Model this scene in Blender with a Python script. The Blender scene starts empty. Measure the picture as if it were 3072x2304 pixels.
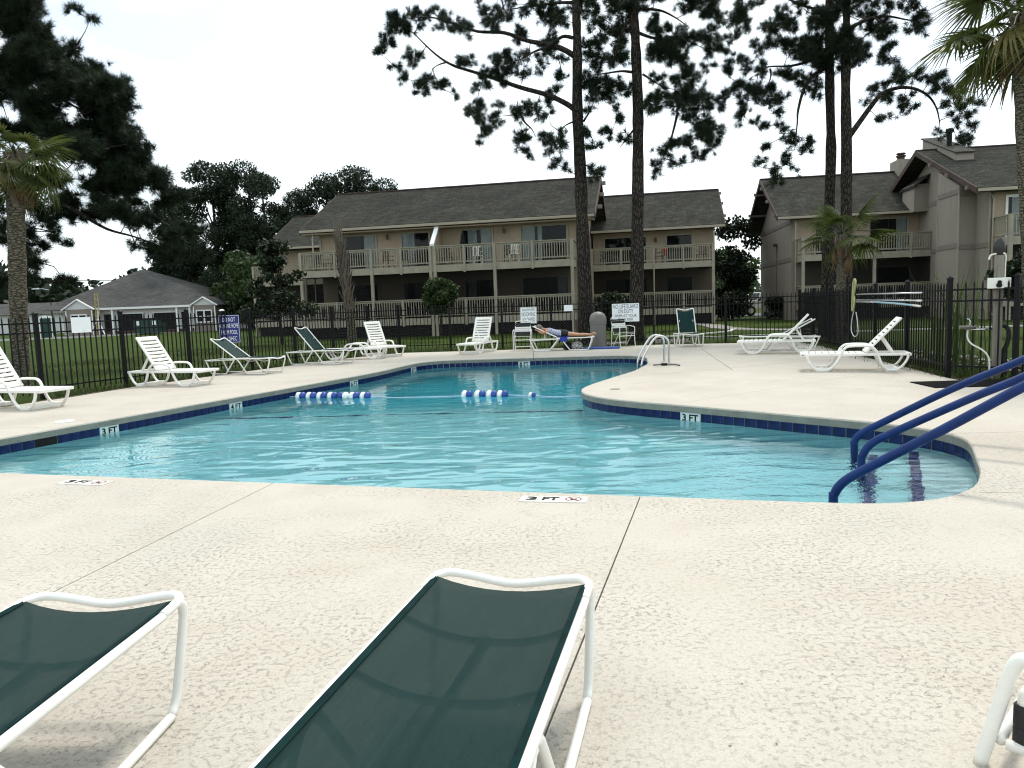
import bpy, bmesh, math, random
import numpy as np
from mathutils import Vector, Matrix, Quaternion
R = math.radians
sc = bpy.context.scene
col = sc.collection
random.seed(7); rng = np.random.default_rng(11)

# ------------------------------------------------------------ camera, sky, sun, exposure
pit, rol = math.atan(231.8 / 2222), R(2.077)
fw = Vector((0, math.cos(pit), -math.sin(pit))); r0 = Vector((1, 0, 0)); u0 = Vector((0, math.sin(pit), math.cos(pit)))
up = u0 * math.cos(rol) + r0 * math.sin(rol); rt = r0 * math.cos(rol) - u0 * math.sin(rol)
cam = bpy.data.cameras.new('camera'); cam.sensor_fit = 'HORIZONTAL'; cam.sensor_width = 36; cam.lens = 36 * 2222 / 3072
cam.clip_start = .05; cam.clip_end = 2000
co = bpy.data.objects.new('camera', cam); col.objects.link(co)
m4 = Matrix((rt, up, -fw)).transposed().to_4x4(); m4.translation = (0, 0, 1.35); co.matrix_world = m4
sc.camera = co
SUN_EL, SUN_AZ = R(58), R(25)      # azimuth clockwise from +Y (the view direction)
w = bpy.data.worlds.new('World'); sc.world = w; w.use_nodes = True
nt = w.node_tree; nt.nodes.clear()
sky = nt.nodes.new('ShaderNodeTexSky'); sky.sky_type = 'NISHITA'; sky.sun_disc = False
sky.sun_elevation = SUN_EL; sky.sun_rotation = SUN_AZ; sky.dust_density = 2.5; sky.air_density = 1.0; sky.ozone_density = 1.0
tc = nt.nodes.new('ShaderNodeTexCoord'); mp = nt.nodes.new('ShaderNodeMapping'); mp.inputs['Scale'].default_value = (1.6, 1.6, 4.5)
cn = nt.nodes.new('ShaderNodeTexNoise'); cn.inputs['Scale'].default_value = 1.3; cn.inputs['Detail'].default_value = 5; cn.inputs['Roughness'].default_value = .55
cr = nt.nodes.new('ShaderNodeValToRGB'); cr.color_ramp.elements[0].position = .36; cr.color_ramp.elements[1].position = .58
cr.color_ramp.elements[0].color = (.42, .42, .42, 1); cr.color_ramp.elements[1].color = (.97, .97, .97, 1)
mx = nt.nodes.new('ShaderNodeMixRGB'); mx.inputs['Color2'].default_value = (7.5, 8.35, 8.55, 1)      # thin bright overcast over the blue
bg = nt.nodes.new('ShaderNodeBackground'); bg.inputs['Strength'].default_value = .10
wo = nt.nodes.new('ShaderNodeOutputWorld'); L = nt.links.new
L(tc.outputs['Generated'], mp.inputs['Vector']); L(mp.outputs[0], cn.inputs['Vector']); L(cn.outputs['Fac'], cr.inputs[0])
L(cr.outputs[0], mx.inputs['Fac']); L(sky.outputs[0], mx.inputs['Color1']); L(mx.outputs[0], bg.inputs['Color']); L(bg.outputs[0], wo.inputs['Surface'])
sl = bpy.data.lights.new('sun', 'SUN'); sl.energy = 1.5; sl.angle = R(11); sl.color = (1, .95, .87)
so = bpy.data.objects.new('sun', sl); col.objects.link(so)
so.rotation_euler = Vector((-math.sin(SUN_AZ) * math.cos(SUN_EL), -math.cos(SUN_AZ) * math.cos(SUN_EL), -math.sin(SUN_EL))).to_track_quat('-Z', 'Y').to_euler()
vs = sc.view_settings; vs.view_transform = 'Standard'; vs.look = 'None'; vs.gamma = 1; vs.exposure = .95; vs.use_curve_mapping = False
sc.cycles.max_bounces = 8; sc.cycles.transparent_max_bounces = 16; sc.cycles.caustics_refractive = True; sc.cycles.caustics_reflective = False
sc.cycles.sample_clamp_indirect = 4; sc.cycles.use_denoising = True; sc.cycles.pixel_filter_type = 'BLACKMAN_HARRIS'; sc.cycles.filter_width = 1.15

# ------------------------------------------------------------ materials
class NT:
    def __init__(s, name):
        s.m = bpy.data.materials.new(name); s.m.use_nodes = True; s.t = s.m.node_tree; s.n = s.t.nodes; s.p = s.n['Principled BSDF']; s.o = s.n['Material Output']
    def new(s, typ, **kw):
        a = s.n.new('ShaderNode' + typ)
        for k, v in kw.items():
            if k in a.inputs: a.inputs[k].default_value = v
            else: setattr(a, k, v)
        return a
    def l(s, a, b): s.t.links.new(a, b)
    def coords(s, scale=(1, 1, 1)):
        c = s.new('TexCoord'); m = s.new('Mapping'); m.inputs['Scale'].default_value = scale; s.l(c.outputs['Object'], m.inputs['Vector']); return m.outputs[0]
    def noise(s, v, scale, detail=3, rough=.55, dist=0):
        a = s.new('TexNoise'); a.inputs['Scale'].default_value = scale; a.inputs['Detail'].default_value = detail; a.inputs['Roughness'].default_value = rough; a.inputs['Distortion'].default_value = dist
        s.l(v, a.inputs['Vector']); return a.outputs['Fac']
    def ramp(s, f, stops):
        a = s.new('ValToRGB'); e = a.color_ramp.elements
        while len(e) < len(stops): e.new(.5)
        for x, (p, c) in zip(e, stops): x.position = p; x.color = tuple(c) + (1,) if hasattr(c, '__len__') else (c, c, c, 1)
        s.l(f, a.inputs[0]); return a.outputs[0]
    def mix(s, f, a, b, typ='MIX'):
        x = s.new('MixRGB', blend_type=typ)
        for i, q in (('Fac', f), ('Color1', a), ('Color2', b)):
            if isinstance(q, (int, float)): x.inputs[i].default_value = q if i == 'Fac' else (q, q, q, 1)
            elif isinstance(q, tuple): x.inputs[i].default_value = q + (1,)
            else: s.l(q, x.inputs[i])
        return x.outputs[0]
    def math(s, op, a, b=0, c=0):
        x = s.new('Math', operation=op)
        for i, q in enumerate((a, b, c)):
            if isinstance(q, (int, float)): x.inputs[i].default_value = q
            else: s.l(q, x.inputs[i])
        return x.outputs[0]
    def bump(s, h, dist=.005, strength=1.0, normal=None):
        b = s.new('Bump'); b.inputs['Distance'].default_value = dist; b.inputs['Strength'].default_value = strength; s.l(h, b.inputs['Height'])
        if normal: s.l(normal, b.inputs['Normal'])
        return b.outputs[0]

def mat(name, c, rough=.6, var=.15, vs_=3., bump=0., bs=40., metal=0., spec=.5, tint=None, dirt=0., stretch=(1, 1, 1)):
    k = NT(name); v = k.coords(stretch); n1 = k.noise(v, vs_, 4)
    lo = tuple(x * (1 - var) for x in c); hi = tuple(min(1, x * (1 + var)) for x in (tint or c))
    cc = k.ramp(n1, [(.3, lo), (.7, hi)])
    if dirt: cc = k.mix(k.ramp(k.noise(v, vs_ * 4.7, 5, .7), [(.52, 0), (.75, dirt)]), cc, tuple(x * .35 for x in c))
    k.l(cc, k.p.inputs['Base Color']); k.p.inputs['Roughness'].default_value = rough; k.p.inputs['Metallic'].default_value = metal; k.p.inputs['Specular IOR Level'].default_value = spec
    if bump: k.l(k.bump(k.noise(v, bs, 3), bump), k.p.inputs['Normal'])
    return k.m

def mat_deck():
    k = NT('sprayed_concrete'); v = k.coords()
    patch = k.noise(v, .55, 3); patch2 = k.noise(v, 2.3, 4); fine = k.noise(v, 95, 4, .65)
    base = k.ramp(patch, [(.32, (.466, .414, .350)), (.5, (.505, .460, .398)), (.68, (.458, .425, .370))])
    base = k.mix(k.ramp(patch2, [(.45, 0), (.72, .55)]), base, (.450, .392, .328))
    base = k.mix(k.ramp(fine, [(.36, .42), (.56, 0)]), base, (.31, .29, .245))
    # trowelled-over pits: broken little dark lines
    vs = k.coords((1, 1.9, 1)); cont = k.noise(vs, 88, 2, .5, .8)
    line = k.ramp(k.math('ABSOLUTE', k.math('SUBTRACT', cont, .5)), [(.008, 1), (.03, 0)])
    brk = k.ramp(k.noise(v, 40, 3, .6), [(.50, 0), (.60, 1)]); area = k.ramp(k.noise(v, .9, 4), [(.41, .16), (.66, .9)])
    pit = k.math('MULTIPLY', k.math('MULTIPLY', line, brk), area)
    vor = k.new('TexVoronoi'); vor.inputs['Scale'].default_value = 30; k.l(v, vor.inputs['Vector'])
    hole = k.math('MULTIPLY', k.ramp(vor.outputs['Distance'], [(.10, 1), (.2, 0)]), k.ramp(k.noise(v, 1.15, 3), [(.60, 0), (.68, 1)]))
    pit = k.math('MAXIMUM', pit, hole)
    base = k.mix(k.math('MULTIPLY', pit, .40), base, (.12, .108, .088))
    # rust coloured and grey stains with ragged outlines
    stain = k.ramp(k.noise(v, 1.7, 5, .7, .8), [(.62, 0), (.70, .35)])
    base = k.mix(stain, base, (.37, .335, .285))
    k.l(base, k.p.inputs['Base Color']); k.p.inputs['Roughness'].default_value = .85; k.p.inputs['Specular IOR Level'].default_value = .25
    hgt = k.math('SUBTRACT', k.math('MULTIPLY', fine, .35), pit)
    k.l(k.bump(hgt, .004), k.p.inputs['Normal']); return k.m

def mat_water():
    k = NT('pool_water'); v = k.coords()
    n1 = k.noise(k.coords((1, 1.5, 1)), 1.3, 2, .45, .6); n2 = k.noise(k.coords((.55, 1.25, 1)), 2.9, 1, .4, .6); n3 = k.noise(v, 17, 2, .55, .3)
    # return jet stirs the shallow bay: finer chop around it
    sep = k.new('SeparateXYZ'); c = k.new('TexCoord'); k.l(c.outputs['Object'], sep.inputs[0])
    dx = k.math('MULTIPLY', k.math('SUBTRACT', sep.outputs[0], 2.3), .55); dy = k.math('MULTIPLY', k.math('SUBTRACT', sep.outputs[1], 6.4), .5)
    d2 = k.math('ADD', k.math('MULTIPLY', dx, dx), k.math('MULTIPLY', dy, dy))
    jet = k.ramp(d2, [(.05, 1), (.75, .05)])
    calm = k.new('MapRange'); k.l(sep.outputs[1], calm.inputs['Value'])
    for i_, q_ in (('From Min', 7.), ('From Max', 12.5), ('To Min', 1.0), ('To Max', .28)): calm.inputs[i_].default_value = q_
    hgt = k.math('MULTIPLY', k.math('ADD', k.math('MULTIPLY', n1, .030), k.math('MULTIPLY', n2, .0225)), calm.outputs[0])
    hgt = k.math('ADD', hgt, k.math('MULTIPLY', k.math('MULTIPLY', n3, .0095), jet))
    nb = k.bump(hgt, 1.0)
    k.n.remove(k.p)
    fr = k.new('Fresnel', IOR=1.33); k.l(nb, fr.inputs['Normal'])
    gl = k.new('BsdfGlossy', Roughness=.0); k.l(nb, gl.inputs['Normal'])
    rf = k.new('BsdfRefraction', Roughness=.0, IOR=1.33); k.l(nb, rf.inputs['Normal']); rf.inputs['Color'].default_value = (.93, .99, 1, 1)
    ms = k.new('MixShader'); k.l(fr.outputs[0], ms.inputs[0]); k.l(rf.outputs[0], ms.inputs[1]); k.l(gl.outputs[0], ms.inputs[2]); k.l(ms.outputs[0], k.o.inputs['Surface'])
    va = k.new('VolumeAbsorption'); va.inputs['Color'].default_value = (.06, .885, .96, 1); va.inputs['Density'].default_value = .34; k.l(va.outputs[0], k.o.inputs['Volume'])
    return k.m

def mat_roof(name, c1, c2, sx=1., sz=2.15):
    k = NT(name); c = k.new('TexCoord'); s = k.new('SeparateXYZ'); k.l(c.outputs['Object'], s.inputs[0]); cb = k.new('CombineXYZ')
    k.l(k.math('MULTIPLY', s.outputs[0], sx), cb.inputs[0]); k.l(k.math('MULTIPLY', s.outputs[2], sz), cb.inputs[1])
    b = k.new('TexBrick', offset=.37); k.l(cb.outputs[0], b.inputs['Vector'])
    for i, q in (('Scale', 1), ('Mortar Size', .012), ('Brick Width', .34), ('Row Height', .145), ('Bias', -.1)): b.inputs[i].default_value = q
    b.inputs['Color1'].default_value = c1 + (1,); b.inputs['Color2'].default_value = c2 + (1,); b.inputs['Mortar'].default_value = tuple(x * .45 for x in c1) + (1,)
    n = k.noise(cb.outputs[0], .5, 4); cc = k.mix(1, b.outputs['Color'], k.ramp(n, [(.3, .72), (.7, 1.2)]), 'MULTIPLY')
    cc = k.mix(1, cc, k.ramp(k.noise(cb.outputs[0], 9, 3, .7), [(.3, .5), (.7, 1.5)]), 'MULTIPLY')
    k.l(cc, k.p.inputs['Base Color']); k.p.inputs['Roughness'].default_value = .95; k.p.inputs['Specular IOR Level'].default_value = .2
    k.l(k.bump(b.outputs['Fac'], .012, .8), k.p.inputs['Normal']); return k.m

def mat_bark(name, c1, c2, st=(5, 5, 1.3), bump=.05, sc_=2.2):
    k = NT(name); v = k.coords(st); vo = k.new('TexVoronoi', feature='DISTANCE_TO_EDGE'); vo.inputs['Scale'].default_value = sc_
    wv = k.mix(.12, v, k.new('TexNoise').outputs['Color']); k.l(wv, vo.inputs['Vector'])
    n = k.noise(v, 6, 4, .65); cc = k.mix(n, c1, c2); cc = k.mix(k.ramp(vo.outputs['Distance'], [(.0, 1), (.16, 0)]), cc, tuple(x * .22 for x in c1))
    k.l(cc, k.p.inputs['Base Color']); k.p.inputs['Roughness'].default_value = .95; k.p.inputs['Specular IOR Level'].default_value = .15
    k.l(k.bump(k.math('ADD', k.ramp(vo.outputs['Distance'], [(0, 0), (.2, 1)]), k.math('MULTIPLY', n, .4)), bump), k.p.inputs['Normal']); return k.m

def mat_leaf(name, c1, c2, scale=2., trans=.25, rough=.55):
    k = NT(name); v = k.coords(); cc = k.ramp(k.noise(v, scale, 3, .7), [(.3, c1), (.7, c2)])
    k.l(cc, k.p.inputs['Base Color']); k.p.inputs['Roughness'].default_value = rough; k.p.inputs['Specular IOR Level'].default_value = .3
    tr = k.new('BsdfTranslucent'); k.l(cc, tr.inputs['Color']); ms = k.new('MixShader'); ms.inputs[0].default_value = trans
    k.l(k.p.outputs[0], ms.inputs[1]); k.l(tr.outputs[0], ms.inputs[2]); k.l(ms.outputs[0], k.o.inputs['Surface']); return k.m

def mat_sling():
    k = NT('green_mesh_sling'); v = k.coords(); g = k.new('TexWave', wave_type='BANDS', bands_direction='X'); g.inputs['Scale'].default_value = 150; k.l(v, g.inputs['Vector'])
    worn = k.ramp(k.noise(k.coords((1, 6, 1)), 3.2, 5, .7), [(.42, 0), (.75, .5)])
    cc = k.mix(worn, (.005, .031, .029), (.018, .052, .047)); cc = k.mix(k.math('MULTIPLY', g.outputs['Fac'], .3), cc, (.006, .028, .030))
    spk = k.ramp(k.noise(v, 120, 2), [(.74, 0), (.80, .35)]); cc = k.mix(spk, cc, (.25, .27, .25))
    k.l(cc, k.p.inputs['Base Color']); k.p.inputs['Roughness'].default_value = .65; k.p.inputs['Specular IOR Level'].default_value = .15
    k.l(k.bump(g.outputs['Fac'], .0008), k.p.inputs['Normal'])
    tr = k.new('BsdfTransparent'); ms = k.new('MixShader'); ms.inputs[0].default_value = .17
    k.l(k.p.outputs[0], ms.inputs[1]); k.l(tr.outputs[0], ms.inputs[2]); k.l(ms.outputs[0], k.o.inputs['Surface']); return k.m

def mat_glass():
    k = NT('window_glass'); k.n.remove(k.p); tr = k.new('BsdfTransparent'); tr.inputs['Color'].default_value = (.6, .64, .64, 1); gl = k.new('BsdfGlossy', Roughness=.02)
    lw = k.new('LayerWeight', Blend=.5); fr = k.math('ADD', k.math('MULTIPLY', k.math('POWER', lw.outputs['Facing'], 4.), .6), .022); ms = k.new('MixShader'); k.l(fr, ms.inputs[0]); k.l(tr.outputs[0], ms.inputs[1]); k.l(gl.outputs[0], ms.inputs[2]); k.l(ms.outputs[0], k.o.inputs['Surface']); return k.m

def mat_screen():  # black see-through sheet, added to darken the lower porches
    k = NT('black_darkening_screen'); k.p.inputs['Base Color'].default_value = (.004, .004, .004, 1); k.p.inputs['Roughness'].default_value = .8; k.p.inputs['Specular IOR Level'].default_value = .1
    v = k.coords(); n = k.noise(v, .8, 3); k.l(k.ramp(n, [(.3, (.003, .003, .003)), (.7, (.006, .006, .006))]), k.p.inputs['Base Color'])
    tr = k.new('BsdfTransparent'); ms = k.new('MixShader'); ms.inputs[0].default_value = .36; k.l(k.p.outputs[0], ms.inputs[1]); k.l(tr.outputs[0], ms.inputs[2]); k.l(ms.outputs[0], k.o.inputs['Surface']); return k.m

def mat_stripes(name, a, b, scale, direction='X', dist=2., rough=.6):
    k = NT(name); v = k.coords(); g = k.new('TexWave', wave_type='BANDS', bands_direction=direction); g.inputs['Scale'].default_value = scale; g.inputs['Distortion'].default_value = dist; g.inputs['Detail'].default_value = 1; g.inputs['Detail Scale'].default_value = 2; k.l(v, g.inputs['Vector'])
    k.l(k.mix(k.ramp(g.outputs['Fac'], [(.45, 0), (.55, 1)]), a, b), k.p.inputs['Base Color']); k.p.inputs['Roughness'].default_value = rough; return k.m

def mat_grass():
    k = NT('lawn'); v = k.coords(); a = k.noise(v, .12, 4, .6); b = k.noise(v, 2.2, 5, .7); c = k.noise(v, 30, 3, .7)
    cc = k.ramp(a, [(.3, (.030, .054, .006)), (.55, (.047, .079, .008)), (.75, (.058, .080, .014))]); cc = k.mix(k.ramp(b, [(.4, 0), (.75, .7)]), cc, (.030, .044, .012))
    cc = k.mix(1, cc, k.ramp(c, [(.25, .35), (.7, 1.5)]), 'MULTIPLY'); k.l(cc, k.p.inputs['Base Color']); k.p.inputs['Roughness'].default_value = .95; k.p.inputs['Specular IOR Level'].default_value = .1
    k.l(k.bump(c, .06), k.p.inputs['Normal']); return k.m

def mat_siding(name, c, pitch=.11):
    k = NT(name); cd = k.new('TexCoord'); s = k.new('SeparateXYZ'); k.l(cd.outputs['Object'], s.inputs[0])
    fr = k.math('FRACT', k.math('MULTIPLY', s.outputs[2], 1 / pitch)); n = k.noise(cd.outputs['Object'], 1.5, 3)
    cc = k.mix(k.ramp(n, [(.3, 0), (.7, .25)]), c, tuple(x * .85 for x in c)); k.l(cc, k.p.inputs['Base Color']); k.p.inputs['Roughness'].default_value = .6
    k.l(k.bump(fr, .02), k.p.inputs['Normal']); return k.m

MT = dict(
 deck=mat_deck(), water=mat_water(), plaster=mat('pool_plaster', (.66, .80, .81), .8, .06, 1.2, .003, 30), grout=mat('pale_grout', (.62, .64, .60), .8, .1, 20),
 coping=mat('coping_edge_shade', (.215, .215, .185), .9, .15, 6, .004, 60, dirt=.3),  # shade on the deck's vertical edge put into a darker grey
 tile=mat('cobalt_tile', (.002, .0065, .038), .2, .5, 9, .001, 25, tint=(.004, .014, .070), spec=.2), ptile=mat('pale_marker_tile', (.62, .68, .66), .2, .06, 8), stile=mat('dark_blue_tile', (.02, .02, .13), .3, .3, 8),
 black=mat('black_paint', (.005, .005, .005), .6, .3, 8, spec=.2), blackrub=mat('black_rubber', (.010, .010, .011), .75, .3, 12, .002, 80),
 iron=mat('black_powdercoat', (.003, .003, .004), .55, .3, 6, spec=.2), resin=mat('white_resin', (.80, .78, .72), .42, .05, 3, dirt=.12, tint=(.82, .81, .77)),
 tube=mat('white_tube_paint', (.80, .79, .74), .32, .05, 4, dirt=.10), sling=mat_sling(), hem=mat('sling_hem', (.003, .018, .018), .8, .3, 20, spec=.08), decal=mat('worn_decal', (.62, .60, .55), .6, .1, 12, dirt=.3), strapb=mat('black_vinyl_strap', (.012, .012, .013), .4, .2), strapw=mat('white_vinyl_strap', (.80, .79, .76), .4, .05),
 grass=mat_grass(), blade=mat_leaf('grass_blade', (.026, .046, .008), (.055, .074, .015), 3, .3), wall=mat('beige_stucco', (.365, .285, .208), .9, .10, .8, .004, 50, dirt=.08), wall2=mat('taupe_siding', (.275, .237, .198), .9, .08, .7, .003, 40, dirt=.1, stretch=(3, 3, .4)),
 trim=mat('weathered_trim', (.33, .295, .228), .8, .14, 2.5, .002, 40, dirt=.25), gutter=mat('gutter_paint', (.36, .31, .235), .55, .1, 3), wtrim=mat('white_trim', (.80, .80, .79), .5, .04), brown=mat('brown_rake_board', (.060, .032, .026), .8, .3, 3), taupe_t=mat('taupe_trim', (.20, .165, .14), .85, .1, 2),
 roof=mat_roof('weathered_shingle', (.034, .0335, .0275), (.066, .064, .051)), roofg=mat_roof('grey_shingle', (.062, .060, .058), (.098, .095, .090), .8, 2.2),
 dark=mat('interior_shade_black', (.004, .004, .004), .9, .2), glass=mat_glass(), screen=mat_screen(), curtain=mat('pale_curtain', (.50, .52, .50), .9, .1, 3), lattice=mat('dark_lattice', (.060, .055, .05), .9, .2),  # dark: deep shade inside rooms and porches put into a near-black colour
 lattin=mat('crawl_shade_panel', (.008, .008, .008), .95, .2), brick=mat('dark_brick', (.075, .045, .035), .9, .4, 9, .006, 30),  # lattin: near-black that carries the shade under the porch
 pine=mat_bark('pine_bark', (.050, .042, .035), (.095, .082, .068), (9, 9, 2.4), .05, 2.2), palmb=mat_bark('palm_bark', (.105, .092, .065), (.20, .18, .13), (6, 6, 16), .012, 1.6), wood=mat('grey_weathered_wood', (.20, .185, .15), .9, .25, 4, .004, 25, dirt=.4, stretch=(7, 7, .7)),
 boot=mat('dry_palm_boot', (.13, .105, .08), .9, .35, 6), needle=mat_leaf('pine_needles', (.006, .014, .006), (.019, .036, .013), 1.6, .2), leafd=mat_leaf('dark_leaves', (.007, .014, .005), (.020, .036, .010), 1.6, .2), leafm=mat_leaf('mid_leaves', (.016, .034, .010), (.048, .078, .020), 1.2, .25), leafy=mat_leaf('fresh_leaves', (.03, .058, .012), (.078, .115, .026), 1.4, .3),
 palm=mat_leaf('palm_frond', (.040, .062, .015), (.122, .142, .038), 2.2, .3, .4), palmy=mat_leaf('yellowing_frond', (.10, .095, .028), (.21, .17, .06), 2.2, .3), palmd=mat_leaf('dead_frond', (.16, .095, .045), (.30, .20, .11), 2.5, .25),
 chrome=mat('stainless_steel', (.62, .62, .61), .18, .03, 5, metal=1.), blue=mat('blue_rail_sleeve', (.0015, .020, .105), .5, .25, 6, .0015, 120, spec=.25), float_b=mat('float_blue', (.010, .05, .27), .35, .1), float_w=mat('float_white', (.85, .86, .85), .35, .04), rope=mat_stripes('rope_stripes', (.75, .8, .82), (.03, .12, .4), 22, 'X', 0),
 signw=mat('sign_white', (.83, .85, .85), .35, .03), signb=mat('sign_blue', (.006, .012, .15), .35, .08), ink=mat('sign_navy_ink', (.006, .008, .10), .5, .1), inkg=mat('sign_teal_ink', (.012, .07, .10), .5, .1), red=mat('faded_red', (.22, .03, .03), .6, .2),
 can=mat('trash_can_plastic', (.155, .15, .135), .55, .1, 2), mat_=mat('black_mat', (.003, .003, .003), .95, .3, 15, .004, 90, spec=.1), skin=mat('skin', (.42, .20, .115), .5, .08, 5), hair=mat('grey_hair', (.16, .14, .115), .7, .3, 30), swim=mat_stripes('blue_white_stripes', (.62, .65, .70), (.02, .035, .16), 9, 'X', 3.5), shorts=mat('black_shorts', (.008, .008, .009), .8, .2), bagp=mat_stripes('black_white_print', (.6, .6, .6), (.012, .012, .012), 14, 'DIAGONAL', 9), towel=mat('blue_towel', (.02, .045, .30), .9, .2, 12),
 path=mat('grey_path', (.20, .185, .165), .9, .15, 2, .004, 30), kerb=mat('pale_kerb', (.50, .49, .44), .9, .1), road=mat('asphalt', (.06, .06, .06), .9, .15, 3), dirt=mat('bare_soil', (.075, .058, .042), .95, .3, 2, .03, 12),
 sidw=mat_siding('white_siding', (.72, .72, .72)), sidt=mat_siding('tan_siding', (.26, .225, .185)), steel=mat('green_steel', (.008, .040, .030), .5, .25, 2), plastg=mat('green_plastic', (.012, .06, .045), .5, .15), pole=mat('pole_wood', (.09, .075, .06), .9, .2), wire=mat('cable_black', (.01, .01, .01), .6, .1), yellow=mat('yellow_lift_paint', (.42, .33, .12), .5, .1),
 carw=mat('white_car_paint', (.78, .78, .78), .2, .03), tyre=mat('tyre_rubber', (.012, .012, .012), .8, .2), lamp=mat('brass_lamp', (.10, .065, .035), .5, .2), patio=mat('dark_patio_metal', (.012, .011, .010), .5, .2), stone=mat('river_stone', (.27, .245, .215), .85, .35, 5), bluepole=mat('pale_blue_pole', (.30, .48, .56), .35, .08), alu=mat('pole_aluminium', (.55, .56, .57), .3, .05, metal=.7), net=mat('yellow_frame', (.42, .45, .20), .6, .2), pipe=mat('white_pvc', (.72, .71, .66), .4, .06), hose=mat('black_pipe_wrap', (.01, .01, .011), .75, .3, 20), bigred=mat('red_cooler', (.35, .03, .025), .5, .1))

# ------------------------------------------------------------ mesh helpers
class MB:
    def __init__(s): s.v = []; s.f = []
    def add(s, v, f): o = len(s.v); s.v += [tuple(q) for q in v]; s.f += [tuple(i + o for i in q) for q in f]; return s
    def box(s, x0, x1, y0, y1, z0, z1, mtx=None):
        v = [Vector((x, y, z)) for z in (z0, z1) for y in (y0, y1) for x in (x0, x1)]
        if mtx: v = [mtx @ q for q in v]
        return s.add(v, [(0, 2, 3, 1), (4, 5, 7, 6), (0, 1, 5, 4), (2, 6, 7, 3), (0, 4, 6, 2), (1, 3, 7, 5)])
    def bar(s, a, b, wx, wy, upv=(0, 0, 1)):
        a, b = Vector(a), Vector(b); d = (b - a); ln = d.length; d.normalize(); sd = d.cross(Vector(upv))
        if sd.length < 1e-4: sd = d.cross(Vector((0, 1, 0)))
        sd.normalize(); u = sd.cross(d); mt = Matrix((sd, d, u)).transposed().to_4x4(); mt.translation = a
        return s.box(-wx / 2, wx / 2, 0, ln, -wy / 2, wy / 2, mt)
    def tube(s, pts, r, n=8, cap=True, ry=None):
        pts = [Vector(p) for p in pts]; m = len(pts); rs = r if hasattr(r, '__len__') else [r] * m
        vs_, fs = [], []; pu = None
        for i, p in enumerate(pts):
            t = (pts[min(i + 1, m - 1)] - pts[max(i - 1, 0)]); t = t.normalized() if t.length > 1e-9 else Vector((0, 0, 1))
            if pu is None:
                pu = Vector((0, 0, 1)) if abs(t.z) < .9 else Vector((0, 1, 0))
            pu = pu - t * pu.dot(t); pu = pu.normalized() if pu.length > 1e-6 else t.orthogonal().normalized(); sd = t.cross(pu)
            for k in range(n):
                a = 2 * math.pi * k / n; vs_.append(p + sd * (math.cos(a) * rs[i] * (ry or 1)) + pu * (math.sin(a) * rs[i]))
        for i in range(m - 1):
            for k in range(n):
                a = i * n + k; b = i * n + (k + 1) % n; fs.append((a, b, b + n, a + n))
        if cap: fs.append(tuple(range(n - 1, -1, -1))); fs.append(tuple((m - 1) * n + k for k in range(n)))
        return s.add(vs_, fs)
    def lathe(s, prof, n=20, c=(0, 0, 0), mtx=None):
        v, fs = [], []
        for r, z in prof:
            for k in range(n):
                a = 2 * math.pi * k / n; q = Vector((r * math.cos(a), r * math.sin(a), z)); q = (mtx @ q) if mtx else q; v.append(q + Vector(c))
        for i in range(len(prof) - 1):
            for k in range(n):
                a = i * n + k; b = i * n + (k + 1) % n; fs.append((a, b, b + n, a + n))
        fs.append(tuple(range(n - 1, -1, -1))); fs.append(tuple((len(prof) - 1) * n + k for k in range(n)))
        return s.add(v, fs)
    def prism(s, poly, axis, a0, a1):      # polygon in the two other axes, extruded along axis 0/1/2
        def P(p, a): q = list(p); q.insert(axis, a); return tuple(q)
        n = len(poly); v = [P(p, a0) for p in poly] + [P(p, a1) for p in poly]
        return s.add(v, [tuple(range(n - 1, -1, -1)), tuple(range(n, 2 * n))] + [(i, (i + 1) % n, (i + 1) % n + n, i + n) for i in range(n)])
    def xf(s, mt, i0=0): s.v[i0:] = [tuple(mt @ Vector(q)) for q in s.v[i0:]]; return s
    def mesh(s, name, m=None, smooth=False):
        me = bpy.data.meshes.new(name); me.from_pydata(s.v, [], s.f); me.update()
        bm = bmesh.new(); bm.from_mesh(me); bmesh.ops.recalc_face_normals(bm, faces=bm.faces); bm.to_mesh(me); bm.free()
        if m: me.materials.append(MT[m])
        if smooth: me.shade_smooth() if hasattr(me, 'shade_smooth') else None; 
        if smooth == 'auto':
            try: me.set_sharp_from_angle(angle=R(40))
            except Exception: pass
        return me
    def build(s, name, m, parent=None, smooth=False, bevel=0):
        me = s.mesh(name, m, smooth)
        if bevel:
            bm = bmesh.new(); bm.from_mesh(me); bmesh.ops.bevel(bm, geom=[e for e in bm.edges if e.is_manifold and e.calc_face_angle(0) > .6], offset=bevel, segments=2, profile=.6, affect='EDGES'); bm.to_mesh(me); bm.free()
        return obj(name, me, parent)

def obj(name, me, parent=None, loc=None, rz=None, mtx=None):
    o = bpy.data.objects.new(name, me); col.objects.link(o)
    if parent: o.parent = parent
    if loc is not None: o.location = loc
    if rz is not None: o.rotation_euler = (0, 0, rz)
    if mtx is not None: o.matrix_local = mtx
    return o
def tag(o, label=None, cat=None, group=None, kind=None):
    for k, q in (('label', label), ('category', cat), ('group', group), ('kind', kind)):
        if q: o[k] = q
    return o
def thing(name, label, cat, loc=(0, 0, 0), rz=0, group=None):
    o = obj(name, None, None, loc, rz); o.empty_display_size = .1; return tag(o, label, cat, group)
KIDS = {}
def kids(o): return [c for c in bpy.data.objects if c.parent == o]
def copy_tree(o, parent=None, cm=None):
    if cm is None:
        cm = {}
        for c in bpy.data.objects:
            if c.parent: cm.setdefault(c.parent.name, []).append(c)
    c = o.copy(); col.objects.link(c); c.parent = parent
    for k in cm.get(o.name, []): copy_tree(k, c, cm)
    return c
def place(o, loc, rz, label=None, group=None):
    o.location = loc; o.rotation_euler = (0, 0, rz)
    if label: o['label'] = label
    if group: o['group'] = group
    return o
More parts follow.
